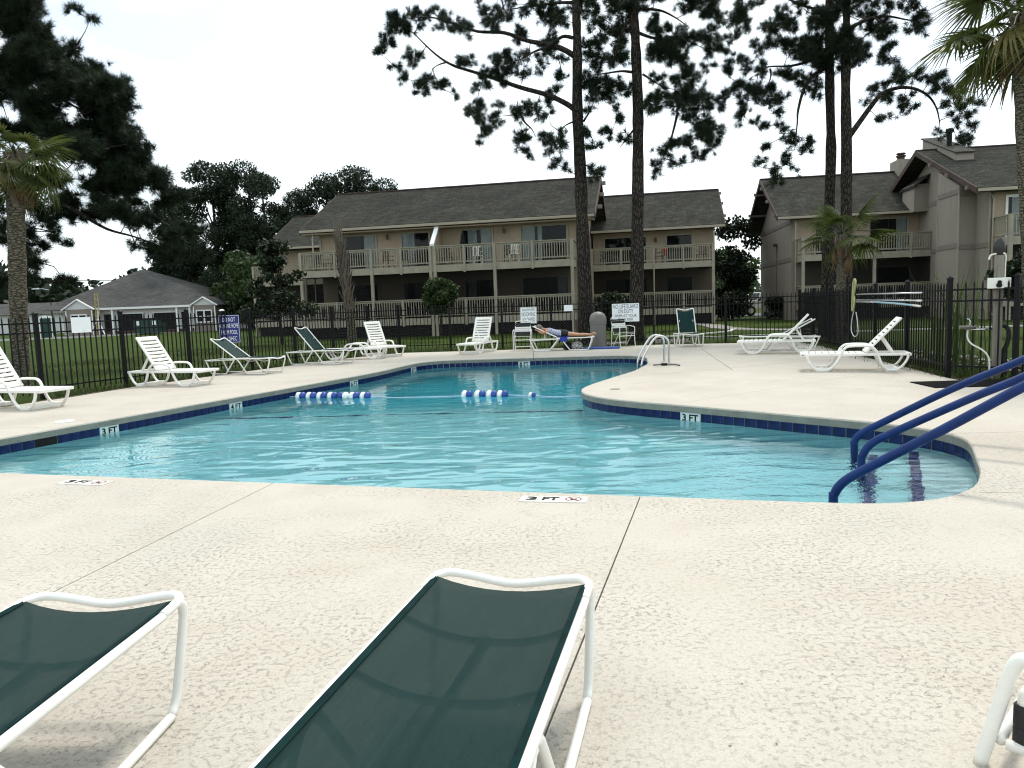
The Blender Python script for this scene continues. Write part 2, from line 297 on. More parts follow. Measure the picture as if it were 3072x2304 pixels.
def cr(pts, n=6, closed=False):      # Catmull-Rom resampling
    P = [Vector(p) for p in pts]; m = len(P); out = []
    for i in range(m if closed else m - 1):
        g = lambda j: P[j % m] if closed else P[max(0, min(m - 1, j))]
        a, b, c, d = g(i - 1), g(i), g(i + 1), g(i + 2)
        for k in range(n):
            t = k / n; out.append(.5 * ((2 * b) + (c - a) * t + (2 * a - 5 * b + 4 * c - d) * t * t + (3 * b - a - 3 * c + d) * t ** 3))
    if not closed: out.append(P[-1])
    return out
def text(s, size, m, name='lettering', width=None, bold=.012, height=None, extrude=.0012):
    cu = bpy.data.curves.new(name, 'FONT'); cu.body = s; cu.size = 1; cu.align_x = 'CENTER'; cu.align_y = 'CENTER'; cu.offset = bold; cu.extrude = extrude; cu.resolution_u = 3
    to = bpy.data.objects.new(name, cu); col.objects.link(to); dg = bpy.context.evaluated_depsgraph_get(); dg.update()
    me = bpy.data.meshes.new_from_object(to.evaluated_get(dg)); bpy.data.objects.remove(to); bpy.data.curves.remove(cu)
    V = np.array([v.co[:] for v in me.vertices]); lo, hi = V.min(0), V.max(0); c = (lo + hi) / 2
    sx = (width / (hi[0] - lo[0])) if width else size; sy = (height / (hi[1] - lo[1])) if height else size
    for v in me.vertices: v.co = ((v.co.x - c[0]) * sx, (v.co.y - c[1]) * sy, v.co.z)
    me.materials.clear(); me.materials.append(MT[m]); me.name = name; return me
def quick_mesh(name, V, F, m):           # numpy arrays, faces all the same size
    me = bpy.data.meshes.new(name); n, k = F.shape
    me.vertices.add(len(V)); me.vertices.foreach_set('co', np.ascontiguousarray(V, dtype=np.float32).ravel())
    me.loops.add(n * k); me.loops.foreach_set('vertex_index', np.ascontiguousarray(F, dtype=np.int32).ravel())
    me.polygons.add(n); me.polygons.foreach_set('loop_start', np.arange(0, n * k, k, dtype=np.int32)); me.polygons.foreach_set('loop_total', np.full(n, k, dtype=np.int32))
    me.update(); me.validate()
    if m: me.materials.append(MT[m])
    return me
def fill_loops(bm, loops):
    es = []
    for lp in loops:
        for i in range(len(lp)):
            a, b = lp[i], lp[(i + 1) % len(lp)]; e = bm.edges.get((a, b)) or bm.edges.new((a, b)); es.append(e)
    return bmesh.ops.triangle_fill(bm, use_beauty=True, use_dissolve=False, edges=es)
# ------------------------------------------------------------ the setting: pool, deck, lawn, fence
PO = [(-5.2,6.86),(-4.76,6.74),(-2.79,6.16),(-1.28,5.72),(-.05,5.36),(.88,5.09),(1.52,4.9),(2.0,4.77),(2.3,4.70),(2.6,4.71),(2.9,4.82),(3.2,5.06),(3.5,5.47),(3.75,5.92),(4.0,6.38),(4.13,6.68),(4.16,6.95),(4.1,7.25),(3.92,7.58),(3.7,7.9),(3.3,8.34),(3.0,8.68),(2.55,9.18),(2.1,9.66),(1.68,10.1),(1.37,10.5),(1.16,10.95),(1.08,11.4),(1.12,11.85),(1.27,12.3),(1.5,12.8),(1.95,13.7),(2.4,14.6),(2.7,15.4),(3.0,16.3),(3.2,17.4),(3.3,18.2),(3.2,18.8),(2.9,19.15),(2.4,19.3),(1.2,19.45),(-.4,19.6),(-1.4,19.7),(-1.95,19.6),(-2.35,19.2),(-2.6,18.5),(-2.9,17.2),(-3.2,16.2),(-3.8,14.7),(-4.4,13.2),(-5.0,11.75),(-5.5,10.5),(-5.95,9.4),(-6.3,8.5),(-6.35,7.9),(-6.15,7.35),(-5.75,7.0)]
PO = [v.to_2d() for v in cr([(x, y, 0) for x, y in PO], 5, True)]
def resample(P, step):
    out = []; n = len(P); acc = 0.; tot = sum((P[(i + 1) % n] - P[i]).length for i in range(n)); k = round(tot / step); st = tot / k; nxt = 0.
    for i in range(n):
        a, b = P[i], P[(i + 1) % n]; ln = (b - a).length
        while nxt < acc + ln - 1e-9: out.append(a.lerp(b, (nxt - acc) / ln)); nxt += st
        acc += ln
    return out[:k]
PO = resample(PO, .154); NP = len(PO)
def outward(P, d):
    n = len(P); o = []
    for i in range(n):
        t = (P[(i + 1) % n] - P[i - 1]).normalized(); o.append(P[i] + Vector((t.y, -t.x)) * d)
    return o
DO = [(-13.5,-5),(14.5,-5),(14.5,9.4),(10.5,10.1),(7.3,10.5),(6.75,11.05),(6.83,11.79),(7.13,13.2),(7.93,17.7),(8.4,20.2),(8.55,22.0),(6.9,22.55),(4.96,23.2),(1.5,23.25),(-1.4,23.5),(-3.4,23.8),(-4.2,23.2),(-5.15,21.45),(-5.96,19.6),(-6.68,17.75),(-7.7,15.1),(-8.05,13.4),(-9.3,10.0),(-11.2,6.0),(-13.5,3.5)]
def dense(P, st=.8):
    o = []
    for i in range(len(P)):
        a, b = Vector(P[i]), Vector(P[(i + 1) % len(P)]); k = max(1, int((b - a).length / st)); o += [a.lerp(b, j / k) for j in range(k)]
    return o
DOd = dense(DO)
WZ = -.198
# deck solid with rounded edge, cut by its joints
bm = bmesh.new(); ring = lambda P, z: [bm.verts.new((p.x, p.y, z)) for p in P]
prof = [(.022, 0), (.007, -.006), (0, -.022), (.002, -.098), (.12, -.098)]
rings = [ring(outward(PO, d), z) for d, z in prof]; oT = ring(DOd, 0); oB = ring(DOd, -.098)
for a, b in zip(rings[:-1], rings[1:]):
    for i in range(NP): bm.faces.new((a[i], a[(i + 1) % NP], b[(i + 1) % NP], b[i]))
for i in range(len(oT)): bm.faces.new((oT[i], oB[i], oB[(i + 1) % len(oT)], oT[(i + 1) % len(oT)]))
fill_loops(bm, [rings[0], oT]); fill_loops(bm, [rings[-1], oB])
bmesh.ops.recalc_face_normals(bm, faces=bm.faces)
dme = bpy.data.meshes.new('pool_deck'); bm.to_mesh(dme); bm.free()
dme.materials.append(MT['deck']); dme.materials.append(MT['coping'])
for p in dme.polygons:
    c = p.center
    if c.z < -.02 and abs(p.normal.z) < .5: p.material_index = 1  # side faces take the grey that carries their shade
deck = tag(obj('pool_deck', dme), kind='structure')
cis = []
for a, b, w2 in [((.92,5.25),(-2.03,-5.2),.008),((-1.94,6.0),(-3.9,-5.2),.008),((3.1,4.85),(14.8,2.6),.009),((4.1,6.95),(14.8,6.2),.008),((5.3,20.6),(4.2,14.0),.014),((1.9,13.4),(8.6,16.5),.010),((-6.2,9.6),(-9.6,10.1),.012),((-3.3,16.4),(-8.2,15.6),.012),((.6,19.4),(.7,23.7),.014),((2.2,9.7),(7.6,13.6),.006)]:
    c_ = MB().bar((a[0], a[1], -.03), (b[0], b[1], -.03), w2, .12).build('joint_cutter', None); cis.append(c_)
    mo = deck.modifiers.new('joint', 'BOOLEAN'); mo.operation = 'DIFFERENCE'; mo.solver = 'MANIFOLD'; mo.object = c_
dg = bpy.context.evaluated_depsgraph_get(); nm = bpy.data.meshes.new_from_object(deck.evaluated_get(dg)); deck.modifiers.clear()
if len(nm.polygons) > 200:
    # slabs between the joints become parts of the deck
    bm = bmesh.new(); bm.from_mesh(nm); bm.faces.ensure_lookup_table(); seen = set(); isl = []
    for f_ in bm.faces:
        if f_ in seen: continue
        st = [f_]; seen.add(f_); cur = []
        while st:
            x = st.pop(); cur.append(x)
            for e in x.edges:
                for y in e.link_faces:
                    if y not in seen: seen.add(y); st.append(y)
        isl.append(cur)
    isl.sort(key=lambda c: -sum(f_.calc_area() for f_ in c)); print('SLABS', len(isl))
    for n_, cur in enumerate(isl):
        vi = {}; vv = []; ff = []; mi = []
        for f_ in cur:
            r_ = []
            for v_ in f_.verts:
                if v_.index not in vi: vi[v_.index] = len(vv); vv.append(v_.co[:])
                r_.append(vi[v_.index])
            ff.append(r_); mi.append(f_.material_index)
        me = bpy.data.meshes.new('slab'); me.from_pydata(vv, [], ff); me.materials.append(MT['deck']); me.materials.append(MT['coping']); me.polygons.foreach_set('material_index', mi); me.update()
        if n_ == 0: deck.data = me
        else: obj('slab', me, deck)
    bm.free()
for ci in cis: bpy.data.objects.remove(ci)
# soil bed under the deck closes the joints
bm = bmesh.new(); a = [bm.verts.new((p.x, p.y, -.088)) for p in outward(PO, .06)]; b = [bm.verts.new((p[0], p[1], -.075)) for p in outward([Vector(q) for q in DOd], -.02)]
fill_loops(bm, [a, b]); me = bpy.data.meshes.new('deck_bed'); bm.to_mesh(me); bm.free(); me.materials.append(MT['dirt']); tag(obj('deck_bed', me, deck), kind=None)

# basin
basin = thing('pool_basin', None, None); basin['kind'] = 'structure'
PW = outward(PO, .03)
def floor_z(x, y): 
    t = min(1, max(0, (y - 11.6) / 3.6)); t = t * t * (3 - 2 * t); return -1.02 - 1.35 * t - .10 * min(1, max(0, (y - 6) / 4))
mb = MB()
for z0, z1 in ((-.08, -2.75),):
    mb.add([(p.x, p.y, z0) for p in PW] + [(p.x, p.y, z1) for p in PW], [(i, (i + 1) % NP, (i + 1) % NP + NP, i + NP) for i in range(NP)])
mb.build('pool_wall', 'plaster', basin)
xs = np.linspace(-7, 4.6, 50); ys = np.linspace(4.3, 20.2, 70); mb = MB()
mb.add([(x, y, floor_z(x, y)) for y in ys for x in xs], [(j * 50 + i, j * 50 + i + 1, (j + 1) * 50 + i + 1, (j + 1) * 50 + i) for j in range(69) for i in range(49)]).build('pool_floor', 'plaster', basin, smooth=True)
# entry steps at the shallow end, each with a dark tile nosing
ed, wd = Vector((.465, .885, 0)), Vector((-.885, .465, 0)); e0 = Vector((3.62, 5.78, 0))
for k, (off, z) in enumerate(((.42, -.42), (.78, -.66), (1.14, -.88))):
    c = e0 + wd * off; mb = MB(); p = [c - ed * 2.2, c + ed * 2.4, c + ed * 2.4 - wd * (off + 1.2), c - ed * 2.2 - wd * (off + 1.2)]
    mb.prism([(q.x, q.y) for q in p], 2, -1.3, z - .02 * k).build('step', 'plaster', basin)
    a, b = c - ed * 1.1 + wd * -.05, c + ed * 1.55 + wd * -.05
    n = 17
    for i in range(n):
        q0, q1 = a.lerp(b, (i + .04) / n), a.lerp(b, (i + .96) / n)
        if k < 2: MB().bar((q0.x, q0.y, z - .02 * k + .004), (q1.x, q1.y, z - .02 * k + .004), .09, .012).build('nosing_tile', 'stile', basin)
MB().bar((-5.0, 12.35, floor_z(0, 12.35) + .01), (1.2, 11.75, floor_z(0, 11.75) + .01), .13, .02).build('slope_line', 'stile', basin)
# waterline tiles (walls that face the camera): parts
cumx = 0; marks = {}
def near_idx(x, y): return min(range(NP), key=lambda i: (PO[i] - Vector((x, y))).length)
markers = [((-5.58, 10.35), '3 FT'), ((-4.62, 12.7), '4 FT'), ((-3.32, 15.9), '6 FT'), ((-2.42, 19.0), '8 FT'), ((.45, 19.53), '8 FT'), ((2.42, 9.33), '3 FT')]
mk = {near_idx(*q): t for q, t in markers}; skim = near_idx(-5.9, 9.55)
skip = set()
for i in mk: skip |= {i, i + 1}
skip |= {skim, skim + 1}
tme = MB().box(-.0735, .0735, -.006, .012, -.246, -.0985).mesh('tile', 'tile')
pme = MB().box(-.148, .148, -.006, .014, -.246, -.0985).mesh('depth_tile', 'ptile')
skm = MB().box(-.15, .15, -.006, .010, -.244, -.0985).mesh('skimmer_mouth', 'black')
nt_ = 0
for i in range(NP):
    a, b = PW[i], PW[(i + 1) % NP]; c = (a + b) / 2; t = (b - a).normalized(); nin = Vector((-t.y, t.x))
    if nin.y > .55 and c.y < 7: continue         # the near wall shows only its back to the viewer
    mt = Matrix(((t.x, nin.x, 0, c.x), (t.y, nin.y, 0, c.y), (0, 0, 1, 0), (0, 0, 0, 1)))
    if i in mk or i == skim:
        d = PW[(i + 2) % NP]; c = (a + d) / 2; t = (d - a).normalized(); nin = Vector((-t.y, t.x)); mt = Matrix(((t.x, nin.x, 0, c.x), (t.y, nin.y, 0, c.y), (0, 0, 1, 0), (0, 0, 0, 1)))
        po = obj('depth_tile' if i in mk else 'skimmer_mouth', pme if i in mk else skm, basin, mtx=mt)
        if i in mk:
            tm = text(mk[i], .1, 'black', width=.235, height=.092, bold=.03)
            obj('lettering', tm, po, mtx=Matrix.Translation((0, .0155, -.164)) @ Matrix.Rotation(R(180), 4, 'Z') @ Matrix.Rotation(R(90), 4, 'X'))
        continue
    if i in skip: continue
    if nt_ < 300: obj('tile', tme, basin, mtx=mt); nt_ += 1
gm = MB(); gm.add([(p.x, p.y, -.097) for p in outward(PO, .026)] + [(p.x, p.y, -.25) for p in outward(PO, .026)], [(i, (i + 1) % NP, (i + 1) % NP + NP, i + NP) for i in range(NP)]).build('grout_band', 'grout', basin)
# the water: closed body, surface as fine sheet
bm = bmesh.new(); PWo = outward(PO, .10); tp = [bm.verts.new((p.x, p.y, WZ)) for p in PWo]; bt = [bm.verts.new((p.x, p.y, -2.9)) for p in PWo]
for i in range(NP): bm.faces.new((tp[i], tp[(i + 1) % NP], bt[(i + 1) % NP], bt[i]))
fill_loops(bm, [tp]); fill_loops(bm, [bt]); bmesh.ops.recalc_face_normals(bm, faces=bm.faces)
me = bpy.data.meshes.new('pool_water'); bm.to_mesh(me); bm.free(); me.materials.append(MT['water']); tag(obj('pool_water', me), kind='structure')

# lawn with an opening for the pool area
bm = bmesh.new(); big = [(-420,-40),(420,-40),(420,520),(-420,520)]
a = [bm.verts.new((p[0], p[1], -.055)) for p in outward([Vector(q) for q in DOd], -.01)]; b = [bm.verts.new((x, y, -.055)) for x, y in big]; fill_loops(bm, [a, b])
me = bpy.data.meshes.new('lawn'); bm.to_mesh(me); bm.free(); me.materials.append(MT['grass'])
for p in me.polygons:
    if p.normal.z < 0: p.flip()
tag(obj('lawn', me), kind='structure')
def strip(name, pts, wdt, m, z=-.03, th=.05):
    P = [Vector((x, y)) for x, y in pts]; l, r = [], []
    for i, p in enumerate(P):
        t = (P[min(i + 1, len(P) - 1)] - P[max(i - 1, 0)]).normalized(); nn = Vector((-t.y, t.x)) * wdt / 2; l.append(p + nn); r.append(p - nn)
    n = len(P); v = [(q.x, q.y, z) for q in l] + [(q.x, q.y, z) for q in r] + [(q.x, q.y, z - th) for q in l] + [(q.x, q.y, z - th) for q in r]; f = []
    for i in range(n - 1): f += [(i, i + 1, n + i + 1, n + i), (2 * n + i, 2 * n + i + 1, i + 1, i), (n + i, n + i + 1, 3 * n + i + 1, 3 * n + i)]
    return tag(MB().add(v, f).build(name, m), kind='structure')
strip('garden_path', [(9.4,58),(10.6,46),(10.9,40),(10.3,36),(10.6,33),(13,29.5)], 1.1, 'path', -.02)
strip('path_kerb', [(5.2,28.2),(7.0,29.2),(9.2,31.2),(10.1,33.4)], .16, 'kerb', .01)
strip('lawn_edging', [(4.4,26.6),(7.5,27.0),(13,27.4),(20,27.0)], .13, 'kerb', .01)
strip('kerb', [(-70,63),(-46,66),(-40,68),(-37,71.5),(-34,73.5)], .35, 'kerb', .06, .15)
strip('street', [(-110,66),(-55,71.5),(-42,74.0)], 5.5, 'road', -.035)
strip('house_apron', [(-50,77.2),(-28,77.2)], 3.5, 'dirt', -.02)
strip('parking_court', [(5,63),(40,61)], 12, 'road', -.03)
strip('soil_border', [(-8.4,13.2),(-7.95,15.2),(-6.95,17.9),(-6.1,19.9),(-5.2,21.9),(-3.9,24.2)], .5, 'dirt', -.045, .02)
strip('planting_bed', [(7.0,11.4),(7.4,13.4),(8.3,18.0),(8.8,22.4)], .55, 'dirt', -.045, .02)
strip('mulch_bed', [(3.0,26.1),(6.2,25.6)], 2.2, 'dirt', -.04, .02)

# iron fence runs
pk = MB().box(-.0095, .0095, -.0095, .0095, .05, 1.44); pk.add([(-.0095,-.0095,1.44),(.0095,-.0095,1.44),(.0095,.0095,1.44),(-.0095,.0095,1.44),(0,0,1.50)], [(0,1,4),(1,2,4),(2,3,4),(3,0,4)])
PK = pk.mesh('picket', 'iron')
ps = MB().box(-.034, .034, -.034, .034, -.3, 1.53).box(-.042, .042, -.042, .042, 1.53, 1.545); ps.add([(-.04,-.04,1.545),(.04,-.04,1.545),(.04,.04,1.545),(-.04,.04,1.545),(0,0,1.585)], [(0,1,4),(1,2,4),(2,3,4),(3,0,4)])
PS = ps.mesh('post', 'iron')
def fence(pts, label, step=1.87, sp=.124, ends=(True, True)):
    f = thing('iron_fence', label, 'fence', (pts[0][0], pts[0][1], 0), group='black iron fence around the pool'); o = Vector((pts[0][0], pts[0][1]))
    for j in range(len(pts) - 1):
        a, b = Vector(pts[j]), Vector(pts[j + 1]); ln = (b - a).length; d = (b - a) / ln; n = max(1, round(ln / step)); ang = math.atan2(d.y, d.x)
        for k in range(n + 1):
            if (k == 0 and j > 0) or (k == 0 and not ends[0]) or (k == n and j == len(pts) - 2 and not ends[1]): continue
            p = a + d * (ln * k / n) - o; obj('post', PS, f, (p.x, p.y, 0), ang)
        for k in range(n):
            p0, p1 = a + d * (ln * k / n) - o, a + d * (ln * (k + 1) / n) - o
            for z in (1.36, 1.185, .16):
                mb = MB(); l2 = (p1 - p0).length; mb.box(.03, l2 - .03, -.013, .013, z - .014, z + .014); ro = mb.build('rail', 'iron', f); ro.location = (p0.x, p0.y, 0); ro.rotation_euler = (0, 0, ang)
            m = max(1, round(l2 / sp))
            for q in range(1, m):
                p = p0.lerp(p1, q / m); obj('picket', PK, f, (p.x, p.y, random.uniform(-.006, .006)), ang)
    return f
fence([(-11.6,7.0),(-8.75,13.75),(-8.12,15.55),(-7.5,17.3),(-6.75,19.3),(-5.3,22.2),(-3.75,25.1)], 'black iron picket fence along the loungers facing the white house')
fence([(-3.75,25.1),(-.26,24.65),(4.6,23.75),(9.05,23.2)], 'black iron picket fence with the pool rule signs before the apartments', ends=(False, True))
fence([(9.05,23.2),(7.0,11.82)], 'black iron picket fence carrying the pool cleaning poles', ends=(False, True))
fence([(7.0,11.82),(7.55,11.05),(10.8,11.3),(13.5,11.4)], 'black iron picket fence behind the wooden shower post', ends=(False, True))
# ------------------------------------------------------------ apartment buildings
def door(par, u0, u1, z0, z1, v, curt=(.0, .5), m='trim', n=2):
    """sliding glass door in a wall whose face is at v (faces -y)"""
    t = .11; mb = MB()
    mb.box(u0, u0 + t, v - .05, v + .03, z0, z1).box(u1 - t, u1, v - .05, v + .03, z0, z1).box(u0 + t, u1 - t, v - .05, v + .03, z1 - t, z1)
    fr = mb.build('sliding_door', m, par)
    MB().box(u0 + t, u1 - t, v - .004, v + .028, z0, z1 - t).build('room_shade_panel', 'dark', fr)  # panel behind the glass, room shade put into its colour
    w = (u1 - u0 - 2 * t) / n
    for k in range(n):
        a = u0 + t + k * w; MB().add([(a + .02, v - .034, z0 + .03), (a + w - .02, v - .034, z0 + .03), (a + w - .02, v - .034, z1 - t - .02), (a + .02, v - .034, z1 - t - .02)], [(0, 1, 2, 3)]).build('pane', 'glass', fr)
    for k in range(n + 1):
        a = u0 + t + k * w; MB().box(a - .022, a + .022, v - .044, v - .026, z0, z1 - t).build('stile', 'patio', fr)
    for a, b in ([curt] if curt and not isinstance(curt[0], tuple) else (curt or [])):
        x0 = u0 + t + (u1 - u0 - 2 * t) * a; x1 = u0 + t + (u1 - u0 - 2 * t) * b; k = max(4, int((x1 - x0) / .05)); vv = []; ff = []
        for i in range(k + 1):
            x = x0 + (x1 - x0) * i / k; y = v - .008 - (.008 if i % 2 else 0)
            vv += [(x, y, z0 + .02), (x, y, z1 - t)]
        for i in range(k): ff.append((2 * i, 2 * i + 2, 2 * i + 3, 2 * i + 1))
        MB().add(vv, ff).build('curtain', 'curtain', fr)
    return fr
BAL = MB().box(-.019, .019, -.019, .019, 0, .80).mesh('baluster', 'trim')
def railing(par, a, b, z, posts=(), sp=.135, h=1.0, m='trim'):
    a, b = Vector(a), Vector(b); d = b - a; ln = d.length; ang = math.atan2(d.y, d.x)
    mb = MB(); mb.box(0, ln, -.07, .07, h - .045, h).box(0, ln, -.022, .022, h - .14, h - .047).box(0, ln, -.022, .022, .10, .17)
    r = mb.build('railing', m, par); r.location = (a.x, a.y, z); r.rotation_euler = (0, 0, ang)
    for p in posts: MB().box(p - .05, p + .05, -.085, .045, -.42, h - .05).build('rail_post', m, r)
    n = max(1, round(ln / sp))
    for k in range(1, n): obj('baluster', BAL, r, (ln * k / n, -.026, .08))
    return r
def gable_roof(par, u0, u1, ve, ze, vr, zr, vb, th=.20, m='roof', rake='brown', name='roof', gut=True, back=True):
    """roof: front eave (ve,ze) - ridge (vr,zr) - back eave (vb), lapped shingle courses on the front slope"""
    s = (zr - ze) / (vr - ve); zb = zr - s * (vb - vr)
    rb = MB().prism([(ve, ze), (vr, zr), (vb, zb), (vb, zb - th), (vr, zr - th), (ve, ze - th)], 0, u0, u1).build(name, m, par)
    mb = MB(); n = int(math.hypot(vr - ve, zr - ze) / .145)
    for k in range(n):      # courses
        a, b = k / n, (k + 1) / n; y0, y1 = ve + (vr - ve) * a - .02, ve + (vr - ve) * b; z0, z1 = ze + (zr - ze) * a, ze + (zr - ze) * b
        if k == 0: y0 -= .03
        mb.add([(u0 - .03, y0, z0 + .016), (u1 + .03, y0, z0 + .016), (u1 + .03, y1, z1 + .004), (u0 - .03, y1, z1 + .004), (u0 - .03, y0, z0 - .004), (u1 + .03, y0, z0 - .004)], [(0, 1, 2, 3), (4, 5, 1, 0)])
    so_ = mb.build('shingle_course', m, rb); so_['kind'] = 'stuff'
    MB().box(u0 - .03, u1 + .03, vr - .14, vr + .14, zr - .02, zr + .045).build('ridge_cap', 'brown', rb)
    for u in (u0 - .045, u1 + .0):
        MB().prism([(ve, ze + .02), (vr, zr + .02), (vb, zb + .02), (vb, zb - th - .06), (vr, zr - th - .06), (ve, ze - th - .06)], 0, u, u + .045).build('rake_board', rake, rb)
    if gut: MB().box(u0, u1, ve - .13, ve - .01, ze - .17, ze - .03).build('gutter', 'gutter', rb)
    return rb
def lattice(par, u0, u1, v, z0, z1):
    mb = MB(); s = .16; k = int((u1 - u0 + (z1 - z0)) / s)
    for sg in (1, -1):
        for i in range(k + 1):
            c = u0 + i * s if sg < 0 else u0 - (z1 - z0) + i * s
            a0, b0 = (c, z0), (c + (z1 - z0), z1)
            if sg < 0: a0, b0 = (c, z0), (c - (z1 - z0), z1)
            t0, t1 = 0., 1.; dx = b0[0] - a0[0]
            for lim, s_ in ((u0, 1), (u1, -1)):
                va, vb = (a0[0] - lim) * s_, (b0[0] - lim) * s_
                if va < 0 and vb < 0: t1 = -1; break
                if va < 0: t0 = max(t0, -va / (vb - va))
                if vb < 0: t1 = min(t1, va / (va - vb))
            if t1 - t0 < .02: continue
            p = lambda t: (a0[0] + dx * t, v - (.008 if sg > 0 else -.008), a0[1] + (b0[1] - a0[1]) * t)
            mb.bar(p(t0), p(t1), .012, .04, upv=(0, 1, 0))
    o = mb.build('lattice', 'lattice', par); o['kind'] = 'stuff'
    MB().box(u0, u1, v + .06, v + .10, z0 - .1, z1).build('crawl_shade_panel', 'lattin', par)  # dark panel stands in for the shade behind the lattice
def downspout(par, u, v, z0, z1):
    MB().tube([(u, v + .35, z1), (u, v + .12, z1 - .18), (u, v, z1 - .35), (u, v, z0 + .25), (u, v - .05, z0 + .12), (u, v - .25, z0 + .05)], .045, 6).build('downspout', 'gutter', par)
def wlamp(par, u, v, z):
    o = MB().lathe([(.02, -.14), (.07, -.10), (.085, .06), (.05, .12), (.015, .16)], 8, (u, v - .13, z)).build('wall_lamp', 'lamp', par)
    MB().box(u - .03, u + .03, v - .06, v + .01, z + .02, z + .08).build('bracket', 'lamp', o)
def storey_front(par, u0, u1, vr, vw, cols, rps, side=(True, True), beam=True):
    """balcony stack: two floors, columns, rails, skirt"""
    for z in (3.66, .92):
        MB().box(u0, u1, vr + .02, vw + .3, z - .10, z).build('balcony_floor', 'trim', par)
        MB().box(u0 - .02, u1 + .02, vr - .03, vr + .03, z - .36, z - .002).build('beam', 'trim', par)
        for u, on in ((u0, side[0]), (u1, side[1])):
            if on: MB().box(u - .03, u + .03, vr + .032, vw, z - .36, z - .004).build('beam', 'trim', par)
        seg = sorted(cols)
        for a, b in zip(seg[:-1], seg[1:]):
            if b - a < .5: continue
            railing(par, (a + .075, vr), (b - .075, vr), z, [p - a - .075 for p in rps if a < p < b])
        for u, on in ((u0, side[0]), (u1, side[1])):
            if on: railing(par, (u, vr + .1), (u, vw - .03), z)
    for a, b in zip(seg[:-1], seg[1:]):
        if b - a > .5: MB().add([(a + .08, vr + .07, .95), (b - .08, vr + .07, .95), (b - .08, vr + .07, 3.29), (a + .08, vr + .07, 3.29)], [(0, 1, 2, 3)]).build('darkening_screen', 'screen', par)  # added sheet that deepens the shade in the ground floor porch
    for c in cols: MB().box(c - .075, c + .075, vr - .075, vr + .075, -.1, 4.66).build('column', 'trim', par)
    MB().box(u0 + .1, u1 - .1, vr + .12, vw, 3.40, 3.44).build('balcony_ceiling', 'dark', par)  # ceiling coloured near-black to carry the porch shade

B1 = thing('apartment_building', 'beige two storey apartment building with wide balconies behind the two tall pines', 'building', (3.08, 38.0, 0), R(-11))
# main block
MB().prism([(1.8, -.1), (1.8, 5.86), (6.5, 8.3), (11.6, 5.8), (11.6, -.1)], 0, -14.2, .4).build('wall', 'wall', B1)
gable_roof(B1, -15.0, 1.3, 1.0, 5.98, 6.5, 8.68, 12.0)
MB().box(-14.95, 1.25, 1.02, 1.78, 5.70, 5.76).build('soffit', 'wall', B1)
storey_front(B1, -14.6, .19, 0, 1.8, [-14.6, -10.54, -7.26, -7.02, -3.82, .19], [-12.62, -8.88, -5.42, -1.83])
for u0_, u1_, cu in ((-13.41, -10.83, (.72, 1)), (-9.49, -7.73, (0, .46)), (-5.98, -4.21, ((.15, .5), (.62, 1))), (-2.78, -.16, ((.0, .30), (.36, .46)))): door(B1, u0_, u1_, 3.66, 5.66, 1.8, cu, n=3 if u1_ - u0_ > 2 else 2)
for u0_, u1_, cu in ((-13.41, -10.83, None), (-9.49, -7.73, None), (-5.98, -4.21, (.1, .4)), (-2.78, -.16, (.78, 1))): door(B1, u0_, u1_, .92, 2.95, 1.8, cu, n=2)
for u in (-10.2, -3.61): wlamp(B1, u, 1.8, 5.42)
MB().prism([(-.02, 3.5), (-.02, 4.72), (1.30, 5.95), (1.8, 5.95), (1.8, 3.5)], 0, -7.19, -7.09).build('party_wall', 'wall', B1)
MB().prism([(-.05, 4.66), (-.05, 4.78), (1.30, 6.03), (1.30, 5.91)], 0, -7.25, -7.03).build('party_wall_cap', 'wtrim', B1)
MB().box(-7.19, -7.09, .05, 1.8, .9, 3.3).build('party_wall', 'wall', B1)
lattice(B1, -14.5, -7.3, .03, -.06, .56); lattice(B1, -7.0, .1, .03, -.06, .56)
MB().box(.10, .28, -.05, 1.8, -.1, .56).build('brick_pier', 'brick', B1); MB().box(-7.3, -6.98, -.02, .3, -.1, .55).build('brick_pier', 'brick', B1)
downspout(B1, -14.3, 1.0, 0, 5.85); downspout(B1, .55, 1.1, 0, 5.85)
for u in (-14.2, .4): MB().box(u - .06, u + .06, 1.74, 1.86, 3.66, 5.86).build('corner_board', 'trim', B1)
# timber rake brackets on the open gable of the main block
for v_ in (2.2, 4.0, 5.8): MB().box(1.32, 1.62, v_ - .09, v_ + .09, 5.75 + (v_ - 1) * .49, 5.95 + (v_ - 1) * .49).build('rafter_tail', 'taupe_t', B1)
# set-back wings
MB().prism([(9.8, -.1), (9.8, 5.70), (14., 8.0), (19., 5.7), (19., -.1)], 0, .5, 7.9).build('wall', 'wall', B1)
gable_roof(B1, .45, 8.5, 9.0, 5.85, 13.8, 8.55, 19.4)
storey_front(B1, .55, 7.72, 8.0, 9.8, [.55, 7.72], [2.32, 4.26, 6.0], (False, True))
MB().box(.6, 7.6, 9.6, 9.7, 3.66, 3.67).build('threshold', 'trim', B1)
door(B1, 1.15, 3.9, 3.66, 5.48, 9.8, None); door(B1, 4.97, 6.68, 3.66, 5.48, 9.8, None); door(B1, 1.15, 3.9, .92, 2.9, 9.8, None); door(B1, 4.97, 6.68, .92, 2.9, 9.8, None)
wlamp(B1, 4.4, 9.8, 5.15); lattice(B1, .65, 7.6, 8.03, -.06, .56); MB().tube([(4.26, 7.86, -.05), (4.26, 7.86, 3.3)], .04, 6).build('downspout', 'gutter', B1)
downspout(B1, 7.85, 9.0, 0, 5.7)
for v_ in (10.2, 11.9, 13.4): MB().box(8.50, 8.66, v_ - .09, v_ + .09, 5.70 + (v_ - 9) * .56, 5.86 + (v_ - 9) * .56).build('rafter_tail', 'taupe_t', B1)
